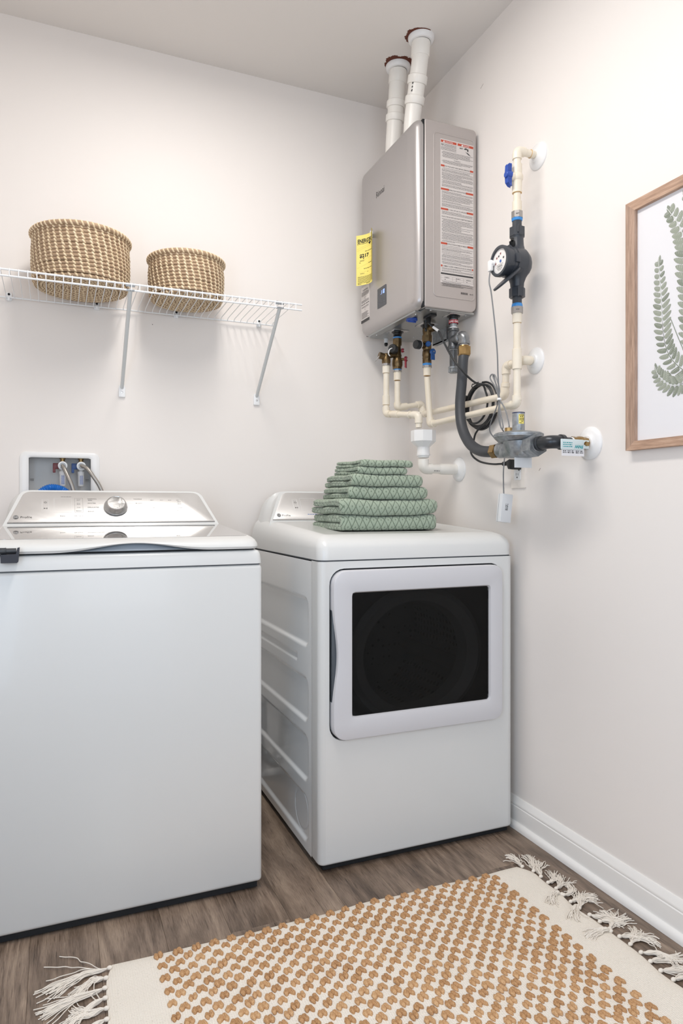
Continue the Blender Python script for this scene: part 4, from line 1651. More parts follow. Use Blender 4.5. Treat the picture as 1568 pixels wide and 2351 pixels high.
for mb_, m_, nm in ((dk, M_black, 'dial_print'), (dr, mat('dial_red', 'B0605E', 0.5), 'dial_pointers'), (db_, M_bluep, 'dial_mark')):
    part(nm, mb_, m_, cap, smooth=0, recalc=False, kind='stuff')
ring = MB()
for k in range(9):
    a = R(118 + k * 9)
    c = Vector((hx - .0800, CY_, zc)) + ux * (.0425 * math.cos(a + .35)) + uy * (.0425 * math.sin(a + .35))
    ring.box(c - Vector((.0002, .0014, .0014)), c + Vector((.0004, .0014, .0014)))
part('rim_marks', ring, mat('embossed_grey', '6A6E75', 0.4), cap, smooth=0, kind='stuff')
b = MB()
b.box((hx - .048, CY_ - .012, zc + .0435), (hx - .034, CY_ + .012, zc + .0515), bev=.002)
b.box((hx - .048, CY_ - .012, zc - .0515), (hx - .034, CY_ + .012, zc - .0435), bev=.002)
b.box((hx - .049, CY_ - .0515, zc - .014), (hx - .033, CY_ - .0435, zc + .014), bev=.002)
part('locking_tab', b, M_meter, cap, smooth=30, kind='stuff')
# open lid hanging below the dial, seen nearly edge-on
t1 = Vector((1.3080, CY_ - .043, zc - .026))
t2 = Vector((1.2330, CY_ - .005, zc - .100))
du = (t2 - t1).normalized()
vw = ((t1 + t2) / 2 - Vector((0, 0, 1.05))).normalized()
nn = du.cross(vw).normalized()
nn = (nn + vw * .12).normalized()
dv_ = nn.cross(du).normalized()
poly = [(.054 + .052 * math.cos(2 * math.pi * i / 28), .030 * math.sin(2 * math.pi * i / 28)) for i in range(28)]
b = MB().prism(poly, t1 - nn * .003, du, dv_, nn * .006, bev=.0015)
part('register_lid', b, M_meter, cap, label='open lid hanging from its hinge')
b = MB()
b.cyl((1.3060, CY_ - .005, cz(571)), (1.2990, CY_ - .012, cz(560)), .0085, n=8)
b.box((1.2965, CY_ - .016, cz(559)), (1.3035, CY_ - .009, cz(553)))
part('seal_post', b, M_dark, meter, smooth=20)
b = MB()
b.cyl((fx - .001, CY_ + .029, zc + .002), (fx - .012, CY_ + .031, zc + .002), .0085, .0080, 16)
b.box((fx - .016, CY_ + .026, zc - .022), (fx - .006, CY_ + .045, zc + .012), bev=.003)
part('pulse_sensor', b, M_plastw, meter, label='white clip-on pulse sensor')

# hot line: wall flange behind, down, long run, and up to the valve
hot = thing('hot_water_pipe', 'cream hot water pipe running along the right wall behind the cold pipe', 'pipe', (XR, 1.772, 1.515))
HXp = 1.365
escutcheon(hot, (XR, 1.768, 1.514), (-1, 0, 0))
cpvc(hot, [(XR, 1.768, 1.514), (HXp, 1.768, 1.513)])
elbow(hot, (HXp, 1.768, 1.513), (1, 0, 0), (0, 1, 0), .024)
cpvc(hot, [(HXp, 1.775, 1.513), (HXp, 1.85, 1.512)])
elbow(hot, (HXp, 1.862, 1.512), (0, -1, 0), (0, 0, -1), .027)
cpvc(hot, [(HXp, 1.862, 1.500), (HXp, 1.868, 1.428)])
sock(hot, (HXp, 1.866, 1.442), (HXp, 1.866, 1.456))
elbow(hot, (HXp, 1.869, 1.416), (0, 0, 1), (0, 1, 0), .027)
HE = Vector((HXp, 2.412, 1.4225))
cpvc(hot, [(HXp, 1.88, 1.4157), tuple(HE)])
elbow(hot, HE, (0, -1, 0), (0, 0, 1), .024)
cpvc(hot, [tuple(HE), tuple(HE + Vector((0, .006, .04)))])
HU = HE + Vector((.0, .008, .042))
GX, GY = 1.244, 2.40
gz = lambda py: Z3(GX, GY, py)
HB_ = Vector((GX, GY, gz(936)))
elbow(hot, HU, (0, 0, -1), tuple(HB_ - HU), .026)
cpvc(hot, [tuple(HU), tuple(HB_)], .02, .0100)
dd_ = (HU - HB_).normalized()
sock(hot, HB_ + dd_ * .012, HB_ + dd_ * .046)
elbow(hot, HB_, tuple(dd_), (0, 0, 1), .020)
cpvc(hot, [tuple(HB_), (GX, GY, gz(876))])
sock(hot, (GX, GY, gz(853)), (GX, GY, gz(873.5)))

# relief drain, ending open above the funnel
RX, RY = 1.195, 2.40
rz = lambda py: Z3(RX, RY, py)
drainp = thing('relief_drain_pipe', 'short cream relief pipe ending open above the white drain funnel', 'pipe', (RX, RY, rz(950)))
cpvc(drainp, [(RX + .001, RY, rz(845)), (RX, RY, rz(949))])
sock(drainp, (RX, RY, rz(839)), (RX, RY, rz(857)))
sock(drainp, (RX, RY, rz(908)), (RX, RY, rz(930)))
A0, A1 = Vector((RX, RY, rz(950))), Vector((1.240, 2.222, 1.3895))
d0 = (A1 - A0).normalized()
elbow(drainp, A0, (0, 0, 1), tuple(d0), .026)
cpvc(drainp, [tuple(A0), tuple(A1)])
sock(drainp, A0 + d0 * .075, A0 + d0 * .040, .0140)
sock(drainp, A1 - d0 * .045, A1 - d0 * .050)
elbow(drainp, A1, tuple(-d0), (0, 0, -1), .030)
b = MB()
ring_ = lambda r_, z_: [(A1.x + r_ * math.cos(2 * math.pi * i / 22), A1.y + r_ * math.sin(2 * math.pi * i / 22), z_) for i in range(22)]
b.rings([ring_(PR_, A1.z - .02), ring_(PR_, 1.343), ring_(.0088, 1.3425), ring_(.0088, 1.40)])
part('open_end', b, M_cpvc, drainp, smooth=40)

# drain funnel and waste pipe
FX, FY = 1.2554, 2.214
fz = lambda py: Z3(FX, FY, py)
funnel = thing('drain_funnel', 'white plastic air gap funnel on a bent waste pipe into the right wall', 'drain', (FX, FY, fz(1090)))
b = MB()
prof = [(fz(1013.5) - fz(1013.5), .0455)]
b.lathe((FX, FY, fz(1013.5)), (0, 0, 1), [(0, .0460), (.0395, .0460), (.0395, .0430), (.004, .0425)], 8, rot=R(14), caps=False)
b.lathe((FX, FY, fz(1027)), (0, 0, 1), [(0, .0235), (fz(1013.5) - fz(1027), .0460)], 8, rot=R(14), caps=False)
b.lathe((FX, FY, fz(1026)), (0, 0, 1), [(0, .0215), (.0185, .0425)], 8, rot=R(14), caps=False)
part('funnel_cup', b, M_plastw, funnel, smooth=20)
b = MB().lathe((FX, FY, fz(1052)), (0, 0, 1), [(0, .0155), (.003, .0210), (.0085, .0210), (.009, .0245), (.0155, .0248), (.016, .0238), (.0185, .0238), (.022, .0235), (.041, .0232), (.0415, .0215)], 32)
part('funnel_neck', b, M_plastw, funnel, smooth=30)
WE = Vector((FX, FY, fz(1076)))
elbow(funnel, WE, (0, 0, 1), (1, 0, 0), .034, .0205, M_pvc)
part('waste_pipe', MB().tube([(FX + .02, FY, WE.z), (XR, FY, WE.z + .001)], .0172, 24), M_pvc, funnel)
part('coupling', MB().lathe((FX + .065, FY, WE.z), (1, 0, 0), [(0, .0175), (.012, .0205), (.058, .0205), (.062, .0185)], 28), M_pvc, funnel)
part('coupling', MB().lathe((FX + .120, FY, WE.z), (1, 0, 0), [(0, .0185), (.001, .0195), (.03, .0195)], 28), M_pvc, funnel)
escutcheon(funnel, (XR, FY, WE.z), (-1, 0, 0), .046, .012, .0172)
mk = MB()
micro(mk, rr, (0, FY - .0165, WE.z - .0065), (1, 0, 0), (0, .35, -.94), FX + .025, FX + .060, 0, .003)
part('pipe_print', mk, M_inkl, funnel, smooth=0, recalc=False, kind='stuff')


# isolation valves under the heater
def lever(parent, c, d, length, m, r=.0085, tilt=(0, 0, -1)):
    c, d, t = Vector(c), Vector(d).normalized(), Vector(tilt).normalized()
    side = d.cross(t).normalized()
    b_ = MB().lathe(c, d, [(0, r), (.007, r), (.009, r * .85)], 20)
    b_.prism([(-r * .62, 0), (r * .62, 0), (r * .75, length), (-r * .75, length)], c + d * .001, side, t, d * .0055, bev=.001)
    h = part('valve_lever', b_, m, parent)
    part('lever_screw', MB().lathe(c + d * .009, d, [(0, .0028), (.0015, .0024)], 10), M_steel, h)
    return h


hv = thing('isolation_valve', 'bronze hot isolation valve with red lever and side relief valve under the heater', 'valve', (GX, GY, gz(853)), 'service valves under the water heater')
g3 = lambda a, c: abs(gz(a) - gz(c))
part('threaded_port', MB().lathe((GX, GY, HB - .004), (0, 0, -1), [(0, .0165), (.004, .0150), (.008, .0165), (.012, .0150), (.016, .0165), (.0165, .012)], 20), M_dark, hv)
part('blue_seal', MB().lathe((GX, GY, gz(774.5)), (0, 0, -1), [(0, .0165), (.001, .0176), (.005, .0172), (.006, .015)], 20), M_bluering, hv)
part('union_nut', MB().cyl((GX, GY, gz(778)), (GX, GY, gz(793)), .0178, n=8, rot=.2), M_bronze, hv, smooth=20)
b = MB().lathe((GX, GY, gz(793)), (0, 0, -1), [(0, .0145), (.006, .0135), (.013, .0138), (.015, .0150), (.034, .0150), (.038, .0165), (.043, .0175), (.046, .0150), (.050, .0175), (.062, .0208), (.078, .0208), (.086, .0185), (g3(793, 839), .0175)], 24)
b.cyl((GX, GY, gz(812)), (RX - .004, RY, gz(821)), .0115, n=18)
part('valve_body', b, M_bronze, hv, smooth=40)
part('hex_end', MB().cyl((GX, GY, gz(838)), (GX, GY, gz(848)), .0185, n=8, rot=.3), M_bronze, hv, smooth=20)
part('blue_seal', MB().lathe((GX, GY, gz(847.5)), (0, 0, -1), [(0, .0150), (.001, .0160), (.005, .0158), (.006, .014)], 20), M_bluering, hv)
part('steel_collar', MB().cyl((GX, GY, gz(850.5)), (GX, GY, gz(854)), .0188, n=8, rot=.2), M_steelhex, hv, smooth=20)
cp, cd = Vector((GX - .013, GY - .008, gz(806))), Vector((-.80, -.55, .12)).normalized()
b = MB().lathe(cp, cd, [(0, .0125), (.006, .0125)], 20)
part('drain_port', b, M_bronze, hv)
part('drain_cap', MB().lathe(cp + cd * .006, cd, [(0, .0165), (.002, .0175), (.019, .0175), (.022, .0160), (.0225, .006), (.0205, .005)], 26), M_rubber, hv)
st_ = catmull([cp + cd * .027, cp + cd * .030 + Vector((-.010, -.002, -.008)), cp + cd * .022 + Vector((-.020, -.004, -.022)), cp + cd * .018 + Vector((-.016, -.004, -.030))], 5)
part('cap_strap', MB().tube(st_, .0022, 8), M_plastw, hv)
lever(hv, (GX + .012, GY - .014, gz(806)), (.72, -.70, 0), .006, M_redv, .0080, (.7, .7, 0))
b = MB().cyl((GX + .010, GY - .010, gz(826)), (GX + .024, GY - .024, gz(826)), .0055, n=12)
part('lever_stem', b, M_bronze, hv)
lever(hv, (GX + .022, GY - .022, gz(826)), (.72, -.70, 0), .034, M_redv, .0105)
b = MB().lathe((RX, RY, rz(837)), (0, 0, 1), [(0, .0150), (.004, .0165), (.012, .0175), (.022, .0165), (.032, .0140), (.040, .0125), (.043, .009)], 22)
b.cyl((RX, RY, rz(820)), (RX - .030, RY + .002, rz(817)), .0125, .0135, 18)
rv = part('relief_valve', b, M_bronze, hv, label='bronze relief valve with test lever')
b = MB().prism([(0, -.0055), (.026, -.0035), (.030, 0), (.026, .0035), (0, .0055)], (RX - .029, RY, rz(820)), Vector((-.62, -.1, -.76)), Vector((.1, -.99, 0)), Vector((-.0018, 0, .0018)))
part('test_lever', b, M_steel, rv, smooth=20)
part('blue_seal', MB().lathe((RX, RY, rz(831)), (0, 0, -1), [(0, .0155), (.001, .0165), (.006, .0162), (.007, .014)], 20), M_bluering, hv)
part('steel_collar', MB().cyl((RX, RY, rz(835.5)), (RX, RY, rz(840)), .0182, n=8, rot=.2), M_steelhex, hv, smooth=20)

cv = thing('isolation_valve', 'bronze cold isolation valve with blue lever, left of the gas pipe', 'valve', (KX, KY, kz(843)), 'service valves under the water heater')
k3 = lambda a, c: abs(kz(a) - kz(c))
b = MB().lathe((KX, KY, HB - .002), (0, 0, -1), [(0, .0165), (.006, .0172), (.007, .0160), (.012, .0172), (.013, .0160), (.018, .0172), (.022, .0172), (k3(743, 771), .0150)], 22)
part('filter_tee', b, M_bronze, cv)
fp, fd = Vector((KX + .006, KY - .010, kz(756))), Vector((.55, -.80, .18)).normalized()
rg2 = lambda r_, h: [fp + fd * h + (Vector((.82, .56, 0)).normalized() * math.cos(2 * math.pi * i / 22) + fd.cross(Vector((.82, .56, 0))).normalized() * math.sin(2 * math.pi * i / 22)) * r_ for i in range(22)]
part('filter_port', MB().rings([rg2(.0145, 0), rg2(.0145, .016), rg2(.0122, .0162), rg2(.0115, .003)], cap1=True), M_bronze, cv, smooth=40)
part('union_nut', MB().cyl((KX, KY, kz(771)), (KX, KY, kz(786)), .0195, n=8, rot=.2), M_bronze, cv, smooth=20)
b = MB().lathe((KX, KY, kz(786)), (0, 0, -1), [(0, .0150), (.006, .0150), (.008, .0165), (.027, .0165), (.030, .0150), (.034, .0172), (.050, .0185), (.056, .0165), (.060, .0180), (k3(786, 827), .0165)], 24)
b.cyl((KX, KY, kz(794.5)), (KX - .035, KY - .006, kz(795)), .0115, n=18)
part('valve_body', b, M_bronze, cv)
part('hex_end', MB().cyl((KX, KY, kz(826)), (KX, KY, kz(835)), .0175, n=8, rot=.3), M_bronze, cv, smooth=20)
part('blue_seal', MB().lathe((KX, KY, kz(834.5)), (0, 0, -1), [(0, .0162), (.001, .0172), (.009, .0168), (.010, .0145)], 20), M_bluering, cv)
part('steel_collar', MB().cyl((KX, KY, kz(840)), (KX, KY, kz(844)), .0190, n=8, rot=.2), M_steelhex, cv, smooth=20)
cp, cd = Vector((KX - .033, KY - .006, kz(795))), Vector((-.97, -.24, 0)).normalized()
part('drain_cap', MB().lathe(cp, cd, [(0, .0145), (.003, .0150), (.004, .0165), (.021, .0168), (.024, .0150), (.0245, .006)], 26), M_rubber, cv)
part('cap_band', MB().lathe(cp + cd * .0015, cd, [(0, .0160), (.0012, .0172), (.0024, .0160)], 26), M_plastw, cv)
part('small_tap', MB().lathe((KX - .006, KY - .016, kz(793)), (-.3, -.95, 0), [(0, .0095), (.010, .0105), (.013, .0085)], 18), M_bluev, cv, label='small blue tap')
b = MB().cyl((KX + .004, KY - .012, kz(811)), (KX + .007, KY - .026, kz(811)), .0055, n=12)
part('lever_stem', b, M_bronze, cv)
lever(cv, (KX + .007, KY - .026, kz(811)), (.2, -.97, 0), .030, M_bluev, .0120)

# gas side: tee and drip leg, hose, regulator, shut-off
TX, TY = 1.33, 2.127
tz = lambda py: Z3(TX, TY, py)
gas = thing('gas_pipe', 'grey iron gas tee and drip leg under the water heater with a red tag', 'pipe', (TX, TY, tz(858)))
part('nipple', MB().cyl((TX, TY, HB), (TX, TY, tz(756)), .0135, n=20), M_castal, gas)
b = MB().lathe((TX, TY, tz(744)), (0, 0, 1), [(0, .0172), (.0125, .0172)], 28, caps=False)
tag_ = part('gas_tag', b, M_redtag, gas, label='red tag lettered in white', smooth=40, recalc=False)
t_ = text_mb(MB(), [('GAS GAS', 0, 0, .0098, 'CENTER', 1.05, .0002)], (0, 0, 0), (1, 0, 0), (0, 1, 0))
aview = math.atan2(-.86, -.505)
remap(t_, 0, lambda x, y, q: (TX + .0176 * math.cos(aview + (x + .0015) / .0172), TY + .0176 * math.sin(aview + (x + .0015) / .0172), tz(744) + .0028 + y))
part('tag_lettering', t_, M_inkw, tag_, smooth=0, recalc=False, kind='stuff')
part('thread_tape', MB().cyl((TX, TY, tz(752)), (TX, TY, tz(756)), .0145, n=18), M_plastw, gas)
EX, EY, EZ = TX, 2.058, Z3(TX, 2.058, 771)
b = MB().lathe((TX, TY, tz(755)), (0, 0, -1), [(0, .0190), (.002, .0205), (.010, .0205), (.012, .0180), (.060, .0180), (.063, .0205), (.074, .0205), (.076, .0190)], 26)
b.cyl((TX, TY, EZ), (TX, TY - .036, EZ), .0180, n=22)
b.lathe((TX, TY - .034, EZ), (0, -1, 0), [(0, .0205), (.009, .0205), (.0095, .0135), (.012, .0135)], 24)
part('tee', b, M_iron, gas, smooth=40)
path = fillet([(EX, EY + .026, EZ), (EX, EY, EZ), (EX, EY, EZ - .030)], .022, 8)
b = MB().tube(path, .0190, 22)
b.lathe((EX, EY, EZ - .018), (0, 0, -1), [(0, .0200), (.001, .0215), (.012, .0215), (.013, .0200)], 26)
b.lathe((EX, EY + .026, EZ), (0, -1, 0), [(0, .0205), (.001, .0215), (.010, .0215), (.011, .0200)], 26)
part('elbow', b, mat('bright_iron', '8B8E91', 0.3, metal=0.8), gas, smooth=40)
part('thread_tape', MB().cyl((EX, EY, EZ - .030), (EX, EY, EZ - .037), .0150, n=18), M_plastw, gas)
part('thread_tape', MB().cyl((TX, TY, tz(801)), (TX, TY, tz(804)), .0150, n=18), M_plastw, gas)
part('drip_leg', MB().cyl((TX, TY, tz(800)), (TX, TY, tz(843)), .0137, n=20), M_iron, gas)
b = MB().lathe((TX, TY, tz(842)), (0, 0, -1), [(0, .0170), (.002, .0185), (.007, .0185), (.009, .0165), (.019, .0165), (.023, .0140), (.024, .009)], 24)
for k in range(8):
    a = R(45 * k + 10)
    b.box((TX + .0165 * math.cos(a) - .002, TY + .0165 * math.sin(a) - .002, tz(842) - .021), (TX + .0165 * math.cos(a) + .002, TY + .0165 * math.sin(a) + .002, tz(842) - .009), bev=.0006)
part('end_cap', b, M_castal, gas, smooth=30)

RGX, RGY, RGZ = 1.270, 1.672, 1.2600
hz = EZ - .037
hose = thing('gas_hose', 'dark grey flexible gas hose bending from the heater down to the regulator', 'hose', (RGX, 1.80, 1.21))
pts = [(EX, EY, hz - .030), (1.3235, 2.0545, 1.560), (1.3180, 2.0530, 1.4913), (1.3090, 2.0500, 1.4159), (1.3000, 2.0314, 1.3492), (1.2920, 1.9970, 1.3000), (1.2845, 1.9480, 1.2600), (1.2775, 1.8908, 1.2360), (1.2720, 1.835, 1.2265), (RGX, 1.790, 1.2250)]
part('hose_body', MB().tube(catmull(pts, 8), .0178, 22), M_hose, hose)
b = MB().cyl((EX, EY, hz - .002), (EX, EY, hz - .030), .0235, n=6, rot=.35)
b.lathe((EX, EY, hz + .003), (0, 0, -1), [(0, .0175), (.006, .0195)], 22)
b.lathe((EX, EY, hz - .030), (0, 0, -1), [(0, .0215), (.004, .0200)], 22)
part('brass_nut', b, M_brass, hose, smooth=20)
b = MB().cyl((RGX, 1.797, 1.225), (RGX, 1.772, 1.225), .0235, n=6, rot=.2)
b.cyl((RGX, 1.772, 1.225), (RGX, 1.752, 1.225), .0205, n=6, rot=.5)
part('brass_nut', b, M_brass, hose, smooth=20)

reg = thing('gas_regulator', 'round cast metal gas regulator with upright spring tube and yellow sticker', 'regulator', (RGX, RGY, 1.19))
part('diaphragm_case', MB().lathe((RGX, RGY, 1.2420), (0, 0, 1), [(0, .050), (.004, .062), (.012, .0695), (.0155, .0725), (.0185, .0725), (.0188, .0715), (.0195, .0715), (.0198, .0725), (.0235, .0725), (.027, .0670), (.031, .045), (.034, .024)], 48), M_castal, reg, smooth=30)
b = MB().lathe((RGX, RGY - .01, 1.243), (0, 0, -1), [(0, .052), (.010, .050), (.030, .045), (.040, .040), (.047, .030), (.048, .02)], 30)
b.cyl((RGX, RGY + .090, 1.225), (RGX, RGY - .075, 1.225), .0245, n=22)
b.box((RGX - .030, RGY - .055, 1.198), (RGX + .03, RGY + .06, 1.243), bev=.008)
part('valve_casting', b, M_castal, reg, smooth=40)
part('inlet_hex', MB().cyl((RGX, RGY - .055, 1.2265), (RGX, RGY - .090, 1.2275), .0335, n=6, rot=.5), M_castal, reg, smooth=20)
part('inlet_tape', MB().cyl((RGX, RGY - .088, 1.2275), (RGX, RGY - .0935, 1.2275), .0190, n=22), M_plastw, reg)
sx, sy = RGX + .006, RGY + .008
b = MB().lathe((sx, sy, 1.268), (0, 0, 1), [(0, .024), (.004, .0195), (.010, .0182), (1.3295 - 1.268, .0182), (1.3300 - 1.268, .0172)], 28)
tower = part('spring_tube', b, M_castal, reg, smooth=40)
part('tube_cap', MB().lathe((sx, sy, 1.3290), (0, 0, 1), [(0, .0186), (.0028, .0186), (.003, .0170), (.001, .0165)], 28), mat('navy_cap', '2A3358', 0.4), tower)
t_ = MB()
a0 = math.atan2(-.80, -.60)
lab = []
for j in (1.2965, 1.3245):
    lab.append([(sx + .0186 * math.cos(a0 + .02 + .95 * i / 10), sy + .0186 * math.sin(a0 + .02 + .95 * i / 10), j) for i in range(11)])
part('yellow_sticker', MB().rings(lab, closed=False), M_yellow, tower, label='yellow warning sticker', recalc=False)
text_mb(t_, [('WARNING', 0, .0236, .0042, 'LEFT', 1.0, .0001), ('CERTIFIED', 0, .0140, .0040, 'LEFT', .95, .0001), ('LINE PRES', 0, .0096, .0040, 'LEFT', .95, .0001), ('REG', .006, .0054, .0036, 'LEFT', 1, .0001), ('CSA', 0, .0012, .0040, 'LEFT', 1, .0001)], (0, 0, 0), (1, 0, 0), (0, 1, 0))
micro(t_, rr, (0, 0, 0), (1, 0, 0), (0, 1, 0), .002, .014, .0198, .0022)
remap(t_, 0, lambda x, y, q: (sx + .0189 * math.cos(a0 + .10 + min(x, .0160) / .0186), sy + .0189 * math.sin(a0 + .10 + min(x, .0160) / .0186), 1.2970 + y))
part('sticker_print', t_, M_black, tower, smooth=0, recalc=False, kind='stuff')
vx, vy = RGX + .002, RGY + .050
part('vent_boss', MB().lathe((vx, vy, 1.262), (0, 0, 1), [(0, .018), (.008, .015), (.016, .0140), (.0165, .012)], 20), M_castal, reg)
part('vent_plug', MB().cyl((vx, vy, 1.2785), (vx, vy, 1.2905), .0120, n=6), M_brass, reg, smooth=20)
part('vent_bush', MB().cyl((vx, vy, 1.276), (vx, vy, 1.280), .0118, n=18), M_dark, reg)

GV, GZ = 1.528, 1.2315
gv = thing('gas_shutoff', 'black gas pipe elbow and brass shutoff valve leaving the right wall', 'valve', (XR, GV, GZ))
b = MB().tube([(RGX, RGY - .085, 1.2275), (RGX, GV + .015, 1.230)], .0148, 22)
b.tube(fillet([(RGX, GV + .05, 1.230), (RGX, GV, GZ), (RGX + .045, GV, GZ)], .030, 8), .0185, 22)
b.lathe((RGX, GV + .052, 1.230), (0, -1, 0), [(0, .0195), (.001, .0215), (.011, .0215), (.012, .0195)], 26)
b.lathe((RGX + .030, GV, GZ), (1, 0, 0), [(0, .0195), (.001, .0215), (.011, .0215), (.012, .0195)], 26)
b.tube([(RGX + .04, GV, GZ), (RGX + .082, GV, GZ)], .0145, 22)
part('black_pipe', b, mat('black_iron', '3F4246', 0.35, metal=0.6), gv, smooth=40)
part('thread_tape', MB().cyl((RGX + .066, GV, GZ), (RGX + .072, GV, GZ), .0156, n=20), M_plastw, gv)
b = MB().cyl((RGX + .072, GV, GZ), (RGX + .084, GV, GZ), .0175, n=8)
b.lathe((RGX + .084, GV, GZ), (1, 0, 0), [(0, .0155), (.010, .0185), (.022, .0185), (.030, .0155)], 22)
b.cyl((RGX + .112, GV, GZ), (RGX + .125, GV, GZ), .0172, n=8)
b.cyl((RGX + .097, GV, GZ), (RGX + .097, GV - .030, GZ - .006), .0075, n=12)
part('valve_body', b, M_brass, gv, smooth=20)
escutcheon(gv, (XR, GV, GZ), (-1, 0, 0), .0475, .012, .0170)
part('wall_stub', MB().cyl((RGX + .12, GV, GZ), (XR, GV, GZ), .0140, n=20), M_brass, gv)
hb = Vector((RGX + .098, GV - .028, GZ - .006))
b = MB().box(hb + Vector((-.088, -.002, -.017)), hb + Vector((-.010, .002, .012)), bev=.0018)
b.box(hb + Vector((-.016, -.0015, -.013)), hb + Vector((.010, .0015, .011)), bev=.001)
hd = part('valve_handle', b, mat('pale_handle_sleeve', 'D5E2E4', 0.4), gv, label='pale lever handle with teal print')
part('handle_nut', MB().cyl(hb, hb + Vector((0, -.008, 0)), .0062, n=6), M_brass, hd, smooth=20)
t_ = text_mb(MB(), [('FNW', .0125, -.006, .0125, 'LEFT', 1.0, .0004)], hb + Vector((0, -.0024, 0)), (-1, 0, 0), (0, 0, -1))
remap(t_, 0, lambda x, y, z: (x, y, z - .010))
for k in range(3):
    micro(t_, rr, hb + Vector((0, -.0024, 0)), (1, 0, 0), (0, 0, 1), -.082, -.050, -.010 + .0055 * k, .0024)
part('handle_print', t_, M_teal, hd, smooth=0, recalc=False, kind='stuff')
b = MB().box(hb + Vector((-.082, .003, -.034)), hb + Vector((-.004, .0036, -.006)))
tg = part('paper_tag', b, M_paper, gv, smooth=0)
t_ = MB()
for x0, x1 in ((-.078, -.066), (-.062, -.052), (-.048, -.040), (-.034, -.022), (-.018, -.008)):
    micro(t_, rr, hb + Vector((0, .0026, 0)), (1, 0, 0), (0, 0, 1), x0, x1, -.026, .0026)
    micro(t_, rr, hb + Vector((0, .0026, 0)), (1, 0, 0), (0, 0, 1), x0, x1, -.0215, .0022)
part('tag_writing', t_, M_ink, tg, smooth=0, recalc=False, kind='stuff')
part('hanging_tag', MB().box((RGX - .028, RGY - .018, 1.166), (RGX + .034, RGY - .0172, 1.199), bev=.0003), M_greyplas, reg, smooth=0)

# ------------------------------------------------------------------ power cord, outlet, sensor wire
plate = thing('wall_outlet', 'ivory double outlet plate on the right wall behind the gas regulator', 'outlet', (XR, 1.852, 1.112))
OY0, OY1, OZ0, OZ1 = 1.8155, 1.8900, 1.1120, 1.2330
part('cover_plate', MB().prism(rrect(OY0, OY1, OZ0, OZ1, .004, 3), (XR, 0, 0), (0, 1, 0), (0, 0, 1), (-.0055, 0, 0), bev=.003), M_plate, plate, smooth=30)
cyo = (OY0 + OY1) / 2
part('receptacle', MB().prism(rrect(cyo - .0168, cyo + .0168, 1.1385, 1.2065, .003, 3), (XR - .0055, 0, 0), (0, 1, 0), (0, 0, 1), (-.0022, 0, 0), bev=.0008), M_plastw, plate, smooth=30)
b = MB()
for zz in (1.1540, 1.1920):
    b.box((XR - .0080, cyo + .0040, zz), (XR - .0076, cyo + .0056, zz + .0085))
    b.box((XR - .0080, cyo - .0058, zz), (XR - .0076, cyo - .0044, zz + .0070))
    b.lathe((XR - .0076, cyo, zz - .0065), (-1, 0, 0), [(0, .0026), (.0004, .0026)], 12)
b.box((XR - .0080, cyo - .013, 1.1690), (XR - .0076, cyo - .007, 1.1770))
part('outlet_slots', b, M_ink, plate, smooth=0, kind='stuff')
for zz in (1.1235, 1.2215):
    part('plate_screw', MB().lathe((XR - .0055, cyo, zz), (-1, 0, 0), [(0, .0035), (.0008, .0032)], 12), M_plate, plate)

cord = thing('power_cord', 'black power cord from the heater, coiled and tied, plugged into the outlet', 'cord', (1.36, 2.0, 1.18))
cy_, cz_ = 2.045, 1.4090
XC = 1.388


def loop(rad, a0, a1, n_, dx=0.0, oy=0.0, oz=0.0, gr=0.0):
    return [(XC + dx, cy_ + oy - (rad + gr * k / n_) * 1.10 * math.cos(R(a0 + (a1 - a0) * k / n_)), cz_ + oz + (rad + gr * k / n_) * math.sin(R(a0 + (a1 - a0) * k / n_))) for k in range(n_ + 1)]


pa = [(1.246, 2.160, HB - .028), (1.258, 2.150, HB - .043), (1.268, 2.128, 1.680), (1.272, 2.098, 1.6337), (1.270, 2.040, 1.5675), (1.290, 2.010, 1.5194), (1.340, 2.004, 1.4800)]
pa += loop(.0800, 70, 70 - 720, 40, -.004, gr=-.010)[1:]
pa += loop(.0690, 70, 70 - 360, 20, -.012, .012, .004, gr=-.006)[2:]
part('cable', MB().tube(catmull(pa[:-4], 4), .0036, 8), M_rubber, cord)
pb = loop(.0760, 95, 95 + 235, 14, .004, -.004, -.004) + [(1.380, 2.050, 1.320), (1.380, 2.074, 1.285), (1.376, 2.086, 1.256), (1.375, 2.072, 1.232), (1.376, 2.035, 1.212), (1.372, 1.985, 1.2010), (1.366, 1.930, 1.1945), (1.366, 1.900, 1.1935), (1.368, 1.880, 1.1930)]
part('cable', MB().tube(catmull(pb, 5), .0036, 8), M_rubber, cord)
pc = loop(.083, 120, 120 + 330, 20, .006, -.006, -.002)
part('cable', MB().tube(catmull(pc, 4), .0036, 8), M_rubber, cord)
tieb = MB()
tc_ = Vector((XC - .004, cy_ + .026, cz_ + .072))
tieb.rings([[tc_ + Vector((.013 * math.cos(2 * math.pi * i / 14), s, .012 * math.sin(2 * math.pi * i / 14))) for i in range(14)] for s in (-.003, .003)])
tieb.tube([tc_ + Vector((-.012, -.002, .004)), tc_ + Vector((-.016, -.045, .006))], .0018, 6)
part('cable_tie', tieb, M_dark, cord, recalc=False)
part('cord_label', MB().cyl((1.2585, 2.1485, HB - .0440), (1.2680, 2.128, 1.680), .0048, n=12), M_plastw, cord, label='white cable label')
b = MB()
for k in range(4):
    b.lathe((1.369, 1.884 - k * .0055, 1.193), (0, -1, 0), [(0, .0060), (.0012, .0072), (.0032, .0072), (.0044, .0060)], 14)
part('strain_relief', b, M_dark, cord)
